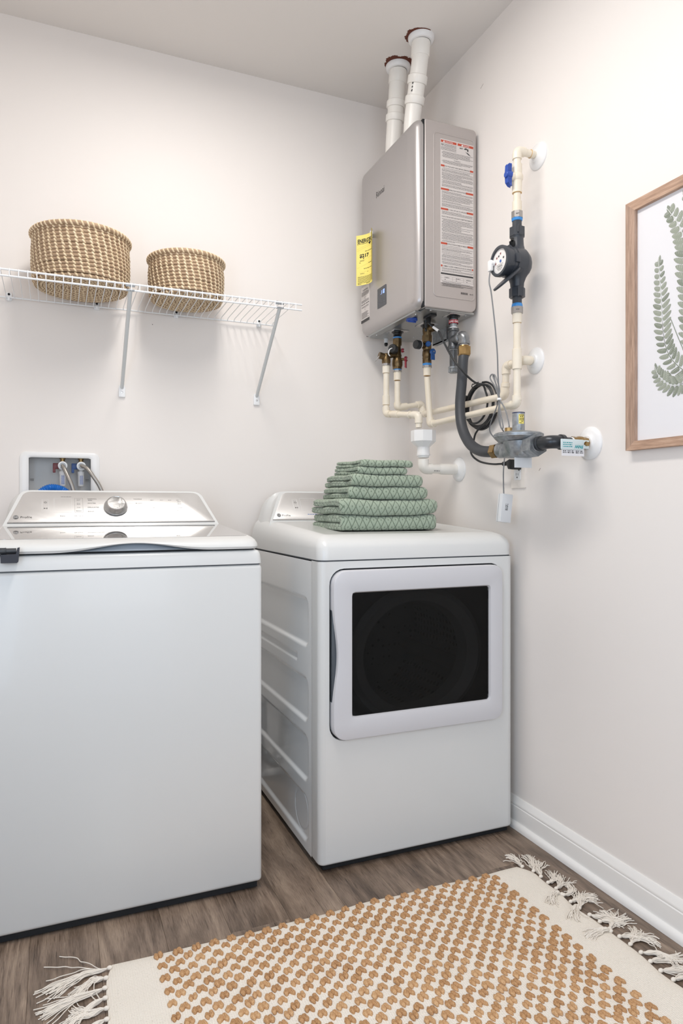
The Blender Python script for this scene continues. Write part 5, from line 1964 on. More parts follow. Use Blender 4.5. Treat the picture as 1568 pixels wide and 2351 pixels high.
b = MB().prism([(1.862, 1.2010), (1.846, 1.2060), (1.832, 1.2040), (1.829, 1.1930), (1.833, 1.1720), (1.852, 1.1740), (1.858, 1.1850), (1.863, 1.1870)], (XR - .0078, 0, 0), (0, 1, 0), (0, 0, 1), (-.038, 0, 0), bev=.003)
part('plug', b, M_dark, cord, smooth=30)

wire = thing('sensor_cable', 'thin grey cable from the water meter sensor, tied in loops, holding a white box', 'cable', (1.30, 1.80, 1.09))
XSW = fx - .011
p1 = [(XSW, CY_ + .036, zc - .021), (1.238, 1.775, 1.745), (1.240, 1.766, 1.7039), (1.250, 1.7601, 1.5976), (1.262, 1.766, 1.52), (1.272, 1.7769, 1.4616), (1.2895, 1.7945, 1.3898)]
part('strand', MB().tube(catmull(p1, 8), .0021, 8), M_cord, wire)
T_ = Vector((1.290, 1.7957, 1.3895))


def lp(*p):
    part('strand', MB().tube(catmull([tuple(T_)] + list(p), 7), .0021, 8), M_cord, wire)


lp((1.293, 1.822, 1.432), (1.292, 1.8459, 1.462), (1.291, 1.8395, 1.4735), (1.290, 1.826, 1.470), (1.289, 1.812, 1.440), tuple(T_ + Vector((.003, 0, 0))))
lp((1.287, 1.805, 1.432), (1.286, 1.823, 1.466), (1.285, 1.814, 1.4690), (1.284, 1.800, 1.452), (1.285, 1.788, 1.420), tuple(T_ + Vector((-.003, -.002, 0))))
lp((1.300, 1.8282, 1.3604), (1.310, 1.866, 1.3305), (1.320, 1.8888, 1.3008), (1.336, 1.8824, 1.2748), (1.350, 1.862, 1.250), (1.345, 1.840, 1.225), (1.335, 1.8300, 1.2050), (1.328, 1.8260, 1.160), (1.3250, 1.8200, 1.092))
lp((1.289, 1.7911, 1.3591), (1.284, 1.784, 1.32), (1.283, 1.7751, 1.2957), (1.286, 1.770, 1.30), (1.287, 1.783, 1.34), tuple(T_ + Vector((.001, .003, -.004))))
lp((1.291, 1.800, 1.345), (1.296, 1.800, 1.31), (1.315, 1.802, 1.285), (1.335, 1.80, 1.262))
lp((1.285, 1.7595, 1.3546), (1.278, 1.736, 1.3229), (1.274, 1.7235, 1.300), (1.2735, 1.7225, 1.292))
part('white_tie', MB().lathe(tuple(T_ + Vector((0, 0, -.0035))), (0, 0, 1), [(0, .006), (.001, .0072), (.006, .0072), (.007, .006)], 14), M_plastw, wire)

# white transmitter box hanging at the end of the cable
xb = thing('transmitter_box', 'small white box hanging tilted by its grey cable above the dryer', 'box', (1.33, 1.81, .999))
rl6 = R(6.5)
uxb = Vector((math.cos(rl6), 0, -math.sin(rl6)))
uzb = Vector((math.sin(rl6), 0, math.cos(rl6)))
nxb = Vector((0, -1, 0))
o = Vector((1.3045, 1.8110, 1.0040))
front = rrect(0, .0405, 0, .0905, .0025, 3)
b = MB().prism(front, o - nxb * .022, uxb, uzb, nxb * .022, bev=.0012)
part('case', b, M_greyplas, xb, smooth=30)
b = MB()
b.rings([[o + nxb * q + uxb * a + uzb * c for a, c in inset(front, -.0006)] for q in (-.0165, -.0155)])
part('lid_joint', b, M_inkl, xb, recalc=False)
t_ = MB()
pf = o + nxb * .0004
for x_, f in ((.017, 1), (.0205, .8), (.024, 1)):
    micro(t_, rr, pf, uzb, -uxb, .038, .060, -x_, .0017, 0, f)
part('box_print', t_, M_black, xb, smooth=0, recalc=False, kind='stuff')

# ------------------------------------------------------------------ laundry outlet box in the back wall
lbx = thing('laundry_outlet_box', 'white framed recessed laundry outlet box behind the washing machine', 'outlet box', (.02, YB, 1.02))
outer = rrect(-.110, .1520, 1.015, 1.2430, .022, 6)
inner = rrect(HX0 + .0025, HX1 - .0025, 1.048, 1.2235, .004, 6)
Ct = (.0205, 1.13)
LA = [by_angle(inset(outer, q), Ct, 120) for q in (0, .001, .006)]
LB = [by_angle(inset(inner, q), Ct, 120) for q in (-.004, 0, 0)]
b = MB().rings([[(x, y, z) for x, z in P] for P, y in zip(LA + LB, (YB, YB - .005, YB - .0075, YB - .0075, YB - .005, YB + .012))])
part('face_frame', b, M_plastw, lbx, smooth=35)
x0, x1, z0, z1, yb_ = HX0 + .001, HX1 - .001, HZ0 + .001, HZ1 - .001, YB + .085
b = MB()
vs = [(x0, YB + .001, z0), (x1, YB + .001, z0), (x1, YB + .001, z1), (x0, YB + .001, z1), (x0, yb_, z0), (x1, yb_, z0), (x1, yb_, z1), (x0, yb_, z1)]
b.add(vs, [(4, 5, 6, 7), (0, 1, 5, 4), (1, 2, 6, 5), (2, 3, 7, 6), (3, 0, 4, 7)])
part('box_lining', b, M_box, lbx, smooth=0, recalc=False)
b = MB()
for xx in (x0 + .004, x1 - .016):
    b.box((xx, yb_ - .004, 1.150), (xx + .012, yb_, 1.1515))
    b.box((xx, yb_ - .004, 1.1455), (xx + .012, yb_, 1.1465))
part('moulded_rib', b, M_inkl, lbx, smooth=0, kind='stuff')


def laundry_valve(x, label, hcol, lift_):
    y = 2.640
    t = thing('supply_valve', label, 'valve', (x, y, 1.12), 'laundry supply valves')
    part('brass_inlet', MB().lathe((x, y, HZ1 - .001), (0, 0, -1), [(0, .0105), (.004, .0105), (.0045, .0075), (.010, .0075), (.0105, .0090), (.016, .0090), (.020, .0080)], 20), M_brass, t)
    b_ = MB().sphere((x, y, 1.196), .0115, 16, 10)
    b_.cyl((x, y, 1.196), (x, y - .026, 1.196), .0085, n=18)
    part('valve_body', b_, M_brass, t)
    part('hose_nut', MB().lathe((x, y - .020, 1.196), (0, -1, 0), [(0, .0150), (.002, .0158), (.011, .0158), (.013, .0140), (.0132, .0105), (.010, .0100)], 28), M_greyplas, t, label='pale ribbed hose nut')
    b_ = MB().box((x - .032, y - .012, 1.185), (x - .010, y - .002, 1.206), bev=.002)
    b_.box((x - .032, y - .012, 1.172), (x - .023, y - .002, 1.188), bev=.0015)
    part('quarter_turn_handle', b_, hcol, t)
    b_ = MB().lathe((x, y - .002, 1.1835), (0, 0, -1), [(0, .0065), (.006, .0065), (.0062, .0112), (.014, .0115), (.018, .0105), (.056, .0105), (.0585, .0090)], 22)
    ar = part('hammer_arrestor', b_, M_plastw, t, label='white hammer arrestor')
    m_ = MB()
    for k in range(7):
        micro(m_, rr, (x - .0040 + k * .0016, y - .0126, 0), (0, 0, 1), (1, 0, 0), 1.131, 1.163, 0, .0007)
    part('arrestor_print', m_, M_bluep, ar, smooth=0, recalc=False, kind='stuff')
    return y


laundry_valve(.0284, 'hot laundry supply valve with dark red handle in the wall box', mat('dark_red_handle', '6B2A2E', 0.4), 0)
laundry_valve(.0898, 'cold laundry supply valve with blue handle in the wall box', mat('dark_blue_handle', '2A4B84', 0.4), 0)
for x, ptsx, lab in ((.0284, [(.0284, 2.606, 1.196), (.0284, 2.595, 1.1945), (.036, 2.582, 1.178), (.050, 2.570, 1.145), (.0605, 2.566, 1.1158), (.075, 2.560, 1.05), (.08, 2.555, .98), (.08, 2.540, .90)],
                      'braided steel hose from the hot valve dropping behind the washer'),
                     (.0898, [(.0898, 2.606, 1.196), (.0915, 2.594, 1.1955), (.108, 2.580, 1.186), (.128, 2.570, 1.158), (.152, 2.566, 1.1168), (.172, 2.560, 1.05), (.175, 2.555, .98), (.172, 2.540, .90)],
                      'braided steel hose from the cold valve arching right behind the washer')):
    h = thing('supply_hose', lab, 'hose', (x, 2.57, .90), 'braided supply hoses behind the washer')
    part('hose_braid', MB().tube(catmull(ptsx, 9), .0068, 14), M_braid, h)
    part('hose_ferrule', MB().cyl(ptsx[0], ptsx[1], .0078, n=18), M_steel, h)
hp = catmull([(-.052, 2.575, .98), (-.050, 2.575, 1.070), (-.040, 2.575, 1.098), (-.016, 2.576, 1.1135), (.010, 2.578, 1.1135), (.036, 2.582, 1.102), (.052, 2.586, 1.080), (.056, 2.590, 1.045)], 16)
sm_ = [.0145 + .0016 * math.sin(i * 1.9) for i in range(len(hp))]
solo('drain_hose', MB().tube(hp, sm_, 16), M_blueh, 'blue ribbed drain hose looping over into the laundry outlet box', 'hose')

# ------------------------------------------------------------------ wire shelf
ZW = 1.7675
shelf = thing('wire_shelf', 'white ventilated wire shelf on the back wall holding two woven baskets', 'shelf', (.1, 2.45, 1.46))
SXL, SXR = XL + .004, .812
for nm, y, z, xr in (('front_rail', 2.300, ZW + .0005, SXR), ('front_rail', 2.300, ZW - .0190, SXR), ('back_rail', 2.590, ZW - .0035, .799)):
    part(nm, MB().tube([(SXL, y, z), (xr - .002, y, z), (xr, y, z)], [.0031, .0031, .0026], 10), M_shelf, shelf)
wire_me = None
kx = 0
x = .7882
while x > SXL + .01:
    if wire_me is None:
        pw_ = fillet([(0, 2.2972, ZW - .0210), (0, 2.2962, ZW + .0042), (0, 2.31, ZW + .0042), (0, 2.572, ZW + .0010), (0, 2.5872, ZW - .0075)], .004, 2)
        wire_me = mesh_of(MB().tube(pw_, .00145, 6), 'wire', M_shelf, (0, 0, 0))
    o = bpy.data.objects.new('wire', wire_me)
    COL.objects.link(o)
    o.parent = shelf
    o.location = (x - .1, -2.45, -1.46)
    x -= .02535
M_brace = mat('grey_white_brace', 'D3D6D6', 0.35)
for xb_ in (.2275, .7310):
    b = MB().tube([(xb_, 2.3050, ZW - .018), (xb_, 2.5955, 1.488), (xb_, 2.6010, 1.4835)], .0066, 12)
    br = part('support_brace', b, M_brace, shelf, smooth=50)
    b = MB().box((xb_ - .0125, 2.296, ZW - .0215), (xb_ + .0125, 2.3075, ZW - .0165), bev=.001)
    b.box((xb_ - .0145, 2.3010, ZW - .0065), (xb_ + .0145, 2.3060, ZW - .0005), bev=.001)
    b.box((xb_ - .0125, 2.3005, ZW - .0015), (xb_ - .007, 2.3062, ZW + .0050))
    b.box((xb_ + .007, 2.3005, ZW - .0015), (xb_ + .0125, 2.3062, ZW + .0050))
    part('brace_hook', b, M_castal, br, smooth=20)
    foot = [(xb_ - .0118, 1.4510), (xb_ - .0108, 1.4490), (xb_ + .0108, 1.4490), (xb_ + .0118, 1.4510), (xb_ + .0118, 1.4810), (xb_ + .0085, 1.4930), (xb_ - .0085, 1.4930), (xb_ - .0118, 1.4810)]
    part('brace_foot', MB().prism(foot, (0, YB, 0), (1, 0, 0), (0, 0, 1), (0, -.009, 0), bev=.002), M_shelf, br, smooth=30)
    part('foot_screw', MB().lathe((xb_, YB - .009, 1.4665), (0, -1, 0), [(0, .0040), (.0012, .0036), (.0014, .0016), (.0008, .0015)], 12), M_steel, br)
for xc_ in (-.4244, -.1415, .1414, .4214, .7394):
    b = MB().prism(rrect(xc_ - .009, xc_ + .009, ZW - .0120, ZW + .0150, .004, 3), (0, YB, 0), (1, 0, 0), (0, 0, 1), (0, -.012, 0), bev=.002)
    b.tube([(xc_, YB - .012, ZW - .006), (xc_, YB - .020, ZW - .0115), (xc_, YB - .022, ZW - .003)], .004, 8)
    cl = part('wall_clip', b, M_shelf, shelf, smooth=30)
    part('clip_screw', MB().lathe((xc_, YB - .012, ZW + .0085), (0, -1, 0), [(0, .0042), (.001, .0042)], 10), M_gap, cl)

# ------------------------------------------------------------------ baskets
def basket(cx, cy, z0, rb, rt, rows, rowh, nst, label, seed):
    t = thing('woven_basket', label, 'basket', (cx, cy, z0), 'woven baskets on the wire shelf')
    rg_ = random.Random(seed)
    rc = rowh * .53
    stitches = MB()

    def ring_uv(rad, z, r_, name, parent, nn_=72, k=8, wob=0.0):
        """one coil with its length and girth stored as UV for the grass grain"""
        ph = rg_.uniform(0, 6.28)
        me = bpy.data.meshes.new(name)
        vs, fs, uv = [], [], []
        for i in range(nn_):
            a = 2 * math.pi * i / nn_
            rr_w = rad + wob * math.sin(3 * a + ph)
            zz = z + wob * .8 * math.sin(2 * a + ph * 1.7)
            for j in range(k):
                q = 2 * math.pi * j / k
                vs.append(((rr_w + r_ * math.cos(q)) * math.cos(a), (rr_w + r_ * math.cos(q)) * math.sin(a), zz - z0 + r_ * .98 * math.sin(q)))
        off = rg_.uniform(0, 50)
        for i in range(nn_):
            for j in range(k):
                i2, j2 = (i + 1) % nn_, (j + 1) % k
                fs.append((i * k + j, i2 * k + j, i2 * k + j2, i * k + j2))
                for a_, b_ in ((i, j), (i + 1, j), (i + 1, j + 1), (i, j + 1)):
                    uv += [a_ / nn_ * rad * 6.28 + off, (b_ / k) * r_ * 6.28 + off]
        me.from_pydata(vs, [], fs)
        l_ = me.uv_layers.new(name='UVMap')
        l_.data.foreach_set('uv', uv)
        me.materials.append(M_coil)
        me.polygons.foreach_set('use_smooth', [True] * len(fs))
        o_ = bpy.data.objects.new(name, me)
        COL.objects.link(o_)
        o_.parent = parent
        return o_

    def stitch(rad, z, r_, th, slant, wid, span=1.15, mid=0.0):
        vs = []
        m_ = 6
        for i in range(m_ + 1):
            s_ = -1 + 2 * i / m_
            q = mid + s_ * span
            a = th - slant * s_
            er = Vector((math.cos(a), math.sin(a), 0))
            et = Vector((-math.sin(a), math.cos(a), 0))
            nn_ = er * math.cos(q) + Vector((0, 0, math.sin(q)))
            c = Vector((cx, cy, z)) + er * rad + nn_ * r_ * .93
            h = r_ * (.22 if 0 < i < m_ else .02)
            w_ = wid * (1 if 0 < i < m_ else .7)
            vs += [c - et * w_, c - et * w_ * .55 + nn_ * h, c + et * w_ * .55 + nn_ * h, c + et * w_]
        fs = [(i * 4 + j, i * 4 + j + 1, i * 4 + j + 5, i * 4 + j + 4) for i in range(m_) for j in range(3)]
        stitches.add(vs, fs)

    for k in range(rows):
        f = k / (rows - 1)
        rad = rb + (rt - rb) * f - rc + .004 * math.sin(f * math.pi) + rg_.uniform(-.0007, .0007)
        if k == 0:
            rad -= .004
        z = z0 + rc + rowh * k
        ring_uv(rad, z, rc, 'coil', t, wob=.0006)
        for i in range(nst):
            th = 2 * math.pi * (i - .10 * k + rg_.uniform(-.06, .06)) / nst
            stitch(rad, z, rc, th, .20 * 2 * math.pi / nst, .0038, 1.3)
    rim_r = rowh * .72
    zr = z0 + rowh * rows + rim_r * .55
    ring_uv(rt - rc + .0055, zr, rim_r, 'rim', t, 84, 10)
    for i in range(int(nst * 1.35)):
        stitch(rt - rc + .0055, zr, rim_r, 2 * math.pi * (i + rg_.uniform(-.08, .08)) / int(nst * 1.35), .30 * 2 * math.pi / nst, .0036, 2.0, .25)
    nb = int((rb - .012) / (rowh * 1.0))
    for k in range(nb):
        rad = rb - rowh * 1.3 - k * rowh * 1.0
        if rad < rowh * .6:
            break
        ring_uv(rad, z0 + rc * .95, rc * .95, 'base_coil', t, max(24, int(72 * rad / rb)))
        m_ = max(6, int(nst * 1.5 * rad / rb))
        for i in range(m_):
            th = 2 * math.pi * (i + .3 * k + rg_.uniform(-.1, .1)) / m_
            stitch(rad, z0 + rc * .95, rc * .95, th, .45 * 6.28 / m_ * (1 if k % 2 else -1), .0034, 1.1, -math.pi / 2)
    part('stitching', stitches, M_stitch, t, label='pale palm stitches', kind='stuff')
    # dark lining keeps light from leaking through the gaps of the coils
    li = MB().lathe((cx, cy, z0 + rc), (0, 0, 1), [(0, rb - rowh - .004), (rowh * rows, rt - rowh - .001)], 48, caps=False)
    li.lathe((cx, cy, z0 + rc), (0, 0, 1), [(0, .001), (.001, rb - rowh - .004)], 48, caps=False)
    part('inner_wall', li, mat('seagrass_inside', '8B6E4F', 0.8), t, recalc=False)
    return t


ZB0 = ZW + .0058
basket(.0845, 2.4420, ZB0, .1505, .1525, 14, .01140, 44, 'larger round seagrass basket, at the end of the shelf away from the heater', 5)
basket(.4335, 2.4560, ZB0, .1270, .1290, 12, .01130, 38, 'smaller round seagrass basket, the one nearer the water heater', 8)

# ------------------------------------------------------------------ folded towels
def towel(x0, x1, y0, y1, z0, z1, label, seed, ang=0.0, skew=0.0, sag=.002):
    """one thick sheet folded over: two layers joined by the round fold at the front"""
    rg_ = np.random.default_rng(seed)
    H = z1 - z0
    T = H * .49
    W = x1 - x0
    dn = max(.0026, T * .11)
    rl = (H - T) / 2                                  # radius of the fold's centre line
    path = []
    n1 = int((y1 - y0 - H / 2) / .004)
    yf = y0 + H / 2
    for i in range(n1 + 1):
        path.append((y1 + (yf - y1) * i / n1, z0 + T / 2, 0, -1))
    nt = max(8, int(math.pi * rl / .0022))
    for i in range(1, nt):
        a = math.pi * i / nt
        ca_, sa_ = math.cos(a), math.sin(a)
        k_ = (abs(ca_) ** 3.2 + abs(sa_) ** 3.2) ** (-1 / 3.2)          # squarish fold
        path.append((yf - rl * k_ * sa_, z0 + H / 2 - rl * k_ * ca_, -sa_, -ca_))
    for i in range(n1 + 1):
        path.append((yf + (y1 - .012 - yf) * i / n1, z1 - T / 2, 0, 1))
    # outward normals: bottom run faces down, top run faces up
    P = np.array(path)
    S = np.concatenate([[0], np.cumsum(np.hypot(np.diff(P[:, 0]), np.diff(P[:, 1])))])
    # cross-section: outer face, side, inner face, side
    r_ = T / 2
    nu = int((W - 2 * r_) / .0034)
    sec = []                                           # (x, normal offset, girth)
    for i in range(nu + 1):
        sec.append((x0 + r_ + (W - 2 * r_) * i / nu, r_, 0))
    ns = 9
    for i in range(1, ns):
        a = math.pi / 2 - math.pi * i / ns
        groove = 1 - .34 * math.exp(-(a / .30) ** 2)
        sec.append((x1 - r_ + r_ * math.cos(a) * groove * 1.15, r_ * math.sin(a), 0))
    nin = max(6, nu // 4)
    for i in range(nin + 1):
        sec.append((x1 - r_ - (W - 2 * r_) * i / nin, -r_, 0))
    for i in range(1, ns):
        a = -math.pi / 2 - math.pi * i / ns
        groove = 1 - .34 * math.exp(-((a + math.pi) / .30) ** 2)
        sec.append((x0 + r_ + r_ * math.cos(a) * groove * 1.15, r_ * math.sin(a), 0))
    Q = np.array(sec)
    girth = np.concatenate([[0], np.cumsum(np.hypot(np.diff(Q[:, 0]), np.diff(Q[:, 1])))])
    np_, nq = len(P), len(Q)
    X = np.repeat(Q[None, :, 0], np_, 0)
    off = np.repeat(Q[None, :, 1], np_, 0)
    U = np.repeat(girth[None, :], np_, 0)
    SS = np.repeat(S[:, None], nq, 1)
    PD = .0255
    a = (U + SS) / PD
    b_ = (U - SS) / PD
    da, db2 = np.abs(a % 1 - .5), np.abs(b_ % 1 - .5)
    m_ = np.maximum(da, db2)
    lines = np.clip((m_ - .40) / .09, 0, 1)
    outer_ = np.clip(off / r_, 0, 1)
    disp = -.0016 * lines
    low = np.zeros_like(X)
    for _ in range(5):
        kx_, ky_, ph = rg_.uniform(12, 45), rg_.uniform(12, 45), rg_.uniform(0, 6.28)
        low += np.sin(kx_ * X + ky_ * SS + ph) * .00045
    edge = .0025 * np.sin(SS * 38 + seed) + .0015 * np.sin(SS * 83 + seed * 2)
    sidew = np.abs((X - (x0 + x1) / 2) / (W / 2)) ** 6
    offn = off + np.sign(off) * (disp * .8 + low * .4)
    Y = P[:, 0][:, None] + P[:, 2][:, None] * offn
    Zt = P[:, 1][:, None] + P[:, 3][:, None] * offn
    X2 = X + np.sign(X - (x0 + x1) / 2) * sidew * (edge + disp * .6)
    X2 = X2 + skew * (Y - y0)
    # keep to its own slot in the pile, rolling off a little at the ends
    e = np.clip((np.abs(X - (x0 + x1) / 2) / (W / 2) - .8) / .2, 0, 1)
    Zt = Zt - sag * e ** 2 * np.clip((Zt - z0) / H, 0, 1)
    Y = Y + .004 * e ** 2 * np.clip(1 - (Y - y0) / .06, 0, 1)
    cx_, cy2 = (x0 + x1) / 2, (y0 + y1) / 2
    ca, sa = math.cos(R(ang)), math.sin(R(ang))
    XR_ = cx_ + (X2 - cx_) * ca - (Y - cy2) * sa
    YR_ = cy2 + (X2 - cx_) * sa + (Y - cy2) * ca
    V_ = np.stack([XR_, YR_, Zt], -1).reshape(-1, 3)
    lift_ = z0 - V_[:, 2].min()
    V_[:, 2] += lift_
    kz_ = np.interp(V_[:, 2], [.975, 1.022, 1.073, 1.155, 1.2], [0, 1, .85, .55, .2])
    V_[:, 2] += kz_ * .0075 * np.clip((V_[:, 0] - .985) / .17, -1.1, 1.1) ** 2 - kz_ * .0012
    V_[:, 2] += np.clip((V_[:, 2] - 1.0) / .02, 0, 1) * .0016 * np.sin(V_[:, 0] * 47 + 1.3) * np.cos(V_[:, 1] * 31)
    loc = Vector((cx_, cy2, z0))
    V_ -= np.array(loc)
    idx = np.arange(np_ * nq).reshape(np_, nq)
    nx_ = np.roll(idx, -1, 1)
    F = np.stack([idx[:-1], nx_[:-1], nx_[1:], idx[1:]], -1).reshape(-1, 4)
    me = bpy.data.meshes.new('folded_towel')
    faces = F.tolist() + [idx[0].tolist()[::-1], idx[-1].tolist()]
    me.from_pydata(V_.tolist(), [], faces)
    gi = np.concatenate([girth, [girth[-1] + .003]])
    lu = np.zeros((len(F), 4, 2))
    I, J_ = np.meshgrid(np.arange(np_ - 1), np.arange(nq), indexing='ij')
    I, J_ = I.reshape(-1), J_.reshape(-1)
    for c_, (di, dj) in enumerate(((0, 0), (0, 1), (1, 1), (1, 0))):
        lu[:, c_, 0] = gi[J_ + dj]
        lu[:, c_, 1] = S[I + di]
    uv = np.concatenate([lu.reshape(-1), np.zeros(2 * 2 * nq)])
    l_ = me.uv_layers.new(name='UVMap')
    l_.data.foreach_set('uv', uv)
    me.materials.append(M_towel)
    me.polygons.foreach_set('use_smooth', [True] * len(me.polygons))
    o_ = bpy.data.objects.new('folded_towel', me)
    o_.location = loc
    COL.objects.link(o_)
    o_['label'] = label
    o_['category'] = 'towel'
    o_['group'] = 'folded green towels on the dryer'
    return o_


zd = .9755
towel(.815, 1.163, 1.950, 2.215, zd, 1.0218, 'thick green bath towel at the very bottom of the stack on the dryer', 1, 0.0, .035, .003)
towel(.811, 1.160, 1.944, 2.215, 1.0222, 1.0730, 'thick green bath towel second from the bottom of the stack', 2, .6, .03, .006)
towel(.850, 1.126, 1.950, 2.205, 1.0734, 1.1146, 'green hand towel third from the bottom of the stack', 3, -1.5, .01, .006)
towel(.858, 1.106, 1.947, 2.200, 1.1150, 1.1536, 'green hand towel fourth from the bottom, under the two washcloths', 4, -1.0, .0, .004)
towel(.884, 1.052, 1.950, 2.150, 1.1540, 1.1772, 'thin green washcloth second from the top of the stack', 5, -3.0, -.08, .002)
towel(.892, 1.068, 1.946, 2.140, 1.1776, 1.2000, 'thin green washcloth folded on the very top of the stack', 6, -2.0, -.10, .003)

# ------------------------------------------------------------------ framed fern print
FY0, FY1, FZ0, FZ1 = .880, 1.3776, 1.1985, 1.8470
FW, FD = .0305, .020
pic = thing('framed_print', 'pale oak framed fern botanical print hung on the right wall', 'picture', (XR, (FY0 + FY1) / 2, FZ0))


def rail(a0, a1, b0, b1, m):
    """one mitred moulding; outer edge a0-a1, inner edge b0-b1 (y, z)"""
    prof = [(XR - .001, 0), (XR - FD, 0), (XR - FD - .0005, .02), (XR - FD + .0005, .98), (XR - .012, 1.0), (XR - .001, 1.0)]
    b_ = MB()
    L_ = []
    for A_, B_ in ((a0, b0), (a1, b1)):
        L_.append([(x_, A_[0] + (B_[0] - A_[0]) * f_, A_[1] + (B_[1] - A_[1]) * f_) for x_, f_ in prof])
    b_.rings(L_, cap0=True, cap1=True)
    part('frame_rail', b_, m, pic, smooth=20)


O_ = [(FY1, FZ0), (FY1, FZ1), (FY0, FZ1), (FY0, FZ0)]
I_ = [(FY1 - FW, FZ0 + FW * .55), (FY1 - FW, FZ1 - FW * .85), (FY0 + FW, FZ1 - FW * .85), (FY0 + FW, FZ0 + FW * .55)]
I_ = [(FY1 - FW, FZ0 + FW * .78), (FY1 - FW, FZ1 - FW * .85), (FY0 + FW, FZ1 - FW * .85), (FY0 + FW, FZ0 + FW * .78)]
for i in range(4):
    j = (i + 1) % 4
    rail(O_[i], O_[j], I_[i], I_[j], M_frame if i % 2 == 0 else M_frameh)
PXX = XR - .0095
sh = part('print_sheet', MB().box((XR - .0095, FY0 + .02, FZ0 + .015), (XR - .004, FY1 - .02, FZ1 - .015)), M_paper, pic, smooth=0)
o, ux, uy = Vector((PXX - .0004, 0, 0)), Vector((0, 1, 0)), Vector((0, 0, 1))
leafs, dark, pale = MB(), MB(), MB()
rl_ = random.Random(21)


LN = [0]


def leaf(base, d, L_, w, up):
    d = d.normalized()
    n_ = Vector((-d.y, d.x))
    if n_.dot(up) < 0:
        n_ = -n_
    e = []
    for f_, a_ in ((.02, .55), (.12, .85), (.26, .96), (.28, .88), (.42, 1.0), (.44, .90), (.57, .96), (.59, .86), (.70, .88), (.72, .76), (.82, .70), (.84, .58), (.93, .40), (1.0, .05)):
        e.append((f_, a_))
    bend = -.16 * L_
    pts_ = []
    for f_, a_ in e:
        pts_.append(base + d * L_ * f_ + n_ * (w * a_ * .5 + bend * f_ * f_ * -1))
    for f_, a_ in reversed(e):
        pts_.append(base + d * L_ * f_ + n_ * (-w * a_ * .5 + bend * f_ * f_ * -1))
    mb_ = leafs if rl_.random() < .62 else dark
    LN[0] += 1
    oz = o - Vector((.000002 * LN[0], 0, 0))
    mb_.add([oz + ux * p_.x + uy * p_.y for p_ in pts_], [tuple(range(len(pts_)))])
    # veins
    for k in range(5):
        f_ = .2 + .15 * k
        q0 = base + d * L_ * f_ + n_ * (bend * f_ * f_ * -1)
        q1 = base + d * L_ * (f_ + .08) + n_ * (w * .42 - bend * (f_ + .08) ** 2)
        t_ = (q1 - q0).normalized()
        s_ = Vector((-t_.y, t_.x)) * .0003
        pale_o = o + Vector((-.0006, 0, 0))
        pale.add([pale_o + ux * v_.x + uy * v_.y for v_ in (q0 - s_, q1 - s_, q1 + s_, q0 + s_)], [(0, 1, 2, 3)])


def frond(spine, n_, lmax, w, stem0, stem1):
    """spine from tip to foot, in wall coordinates (y, z)"""
    S_ = [Vector((p_.x, p_.y)) for p_ in catmull([(a, c, 0) for a, c in spine], 14)]
    acc_ = [0]
    for a, c in zip(S_, S_[1:]):
        acc_.append(acc_[-1] + (c - a).length)
    tot = acc_[-1]

    def at_(s_):
        for i in range(len(acc_) - 1):
            if acc_[i + 1] >= s_:
                f_ = (s_ - acc_[i]) / max(1e-9, acc_[i + 1] - acc_[i])
                return S_[i].lerp(S_[i + 1], f_), (S_[i + 1] - S_[i]).normalized()
        return S_[-1], (S_[-1] - S_[-2]).normalized()
    p_, t_ = at_(0)
    leaf(p_ + t_ * .024, -t_, .028, w * .8, Vector((0, 1)))
    for i in range(n_):
        s_ = .018 + (tot - .03) * i / (n_ - 1)
        p_, t_ = at_(s_)
        up = -t_
        Lg = lmax * min(1, .38 + 1.6 * s_ / tot) * (1 if s_ / tot < .8 else 1 - .9 * (s_ / tot - .8))
        for sg in (1, -1):
            side = Vector((-t_.y, t_.x)) * sg
            leaf(p_ + side * .0016, side * .93 + up * .36, Lg * rl_.uniform(.92, 1.05), w * rl_.uniform(.9, 1.05), up)
    # stem
    for mb_, f0, f1, wd in ((pale, 0, stem0, .0019), (dark, stem0, 1, .0018), (dark, stem0 * .75, stem0, .0008)):
        m_ = 22
        E_ = []
        for sg in (1, -1):
            E_.append([])
            for i in range(m_ + 1):
                p_, t_ = at_(tot * (f0 + (f1 - f0) * i / m_))
                side = Vector((-t_.y, t_.x)) * sg * wd * .5
                q_ = p_ + side
                E_[-1].append(o + Vector((-.0008, 0, 0)) + ux * q_.x + uy * q_.y)
        mb_.rings(E_, closed=False)


frond([(1.2790, 1.6768), (1.2765, 1.628), (1.2717, 1.5778), (1.2690, 1.5285), (1.2655, 1.4858), (1.2575, 1.4486), (1.2420, 1.4166), (1.2190, 1.3916), (1.1965, 1.3734), (1.17, 1.352)], 22, .029, .0125, .62, 1)
frond([(1.2540, 1.7897), (1.2308, 1.7558), (1.2100, 1.7151), (1.1965, 1.672), (1.1890, 1.61), (1.184, 1.54), (1.178, 1.46), (1.165, 1.37)], 23, .043, .0165, .95, 1)
frond([(1.2925, 1.4080), (1.2777, 1.3783), (1.2501, 1.3543), (1.2270, 1.3473), (1.1965, 1.3501), (1.165, 1.352)], 12, .028, .0125, .9, 1)
frond([(1.208, 1.8085), (1.190, 1.790), (1.170, 1.760), (1.150, 1.70), (1.14, 1.60), (1.14, 1.45)], 22, .030, .016, .95, 1)
frond([(1.060, 1.74), (1.075, 1.66), (1.085, 1.57), (1.10, 1.47), (1.13, 1.38)], 22, .034, .016, .9, 1)
frond([(.985, 1.60), (1.00, 1.53), (1.03, 1.45), (1.08, 1.38), (1.13, 1.345)], 18, .026, .0145, .7, 1)
E2 = []
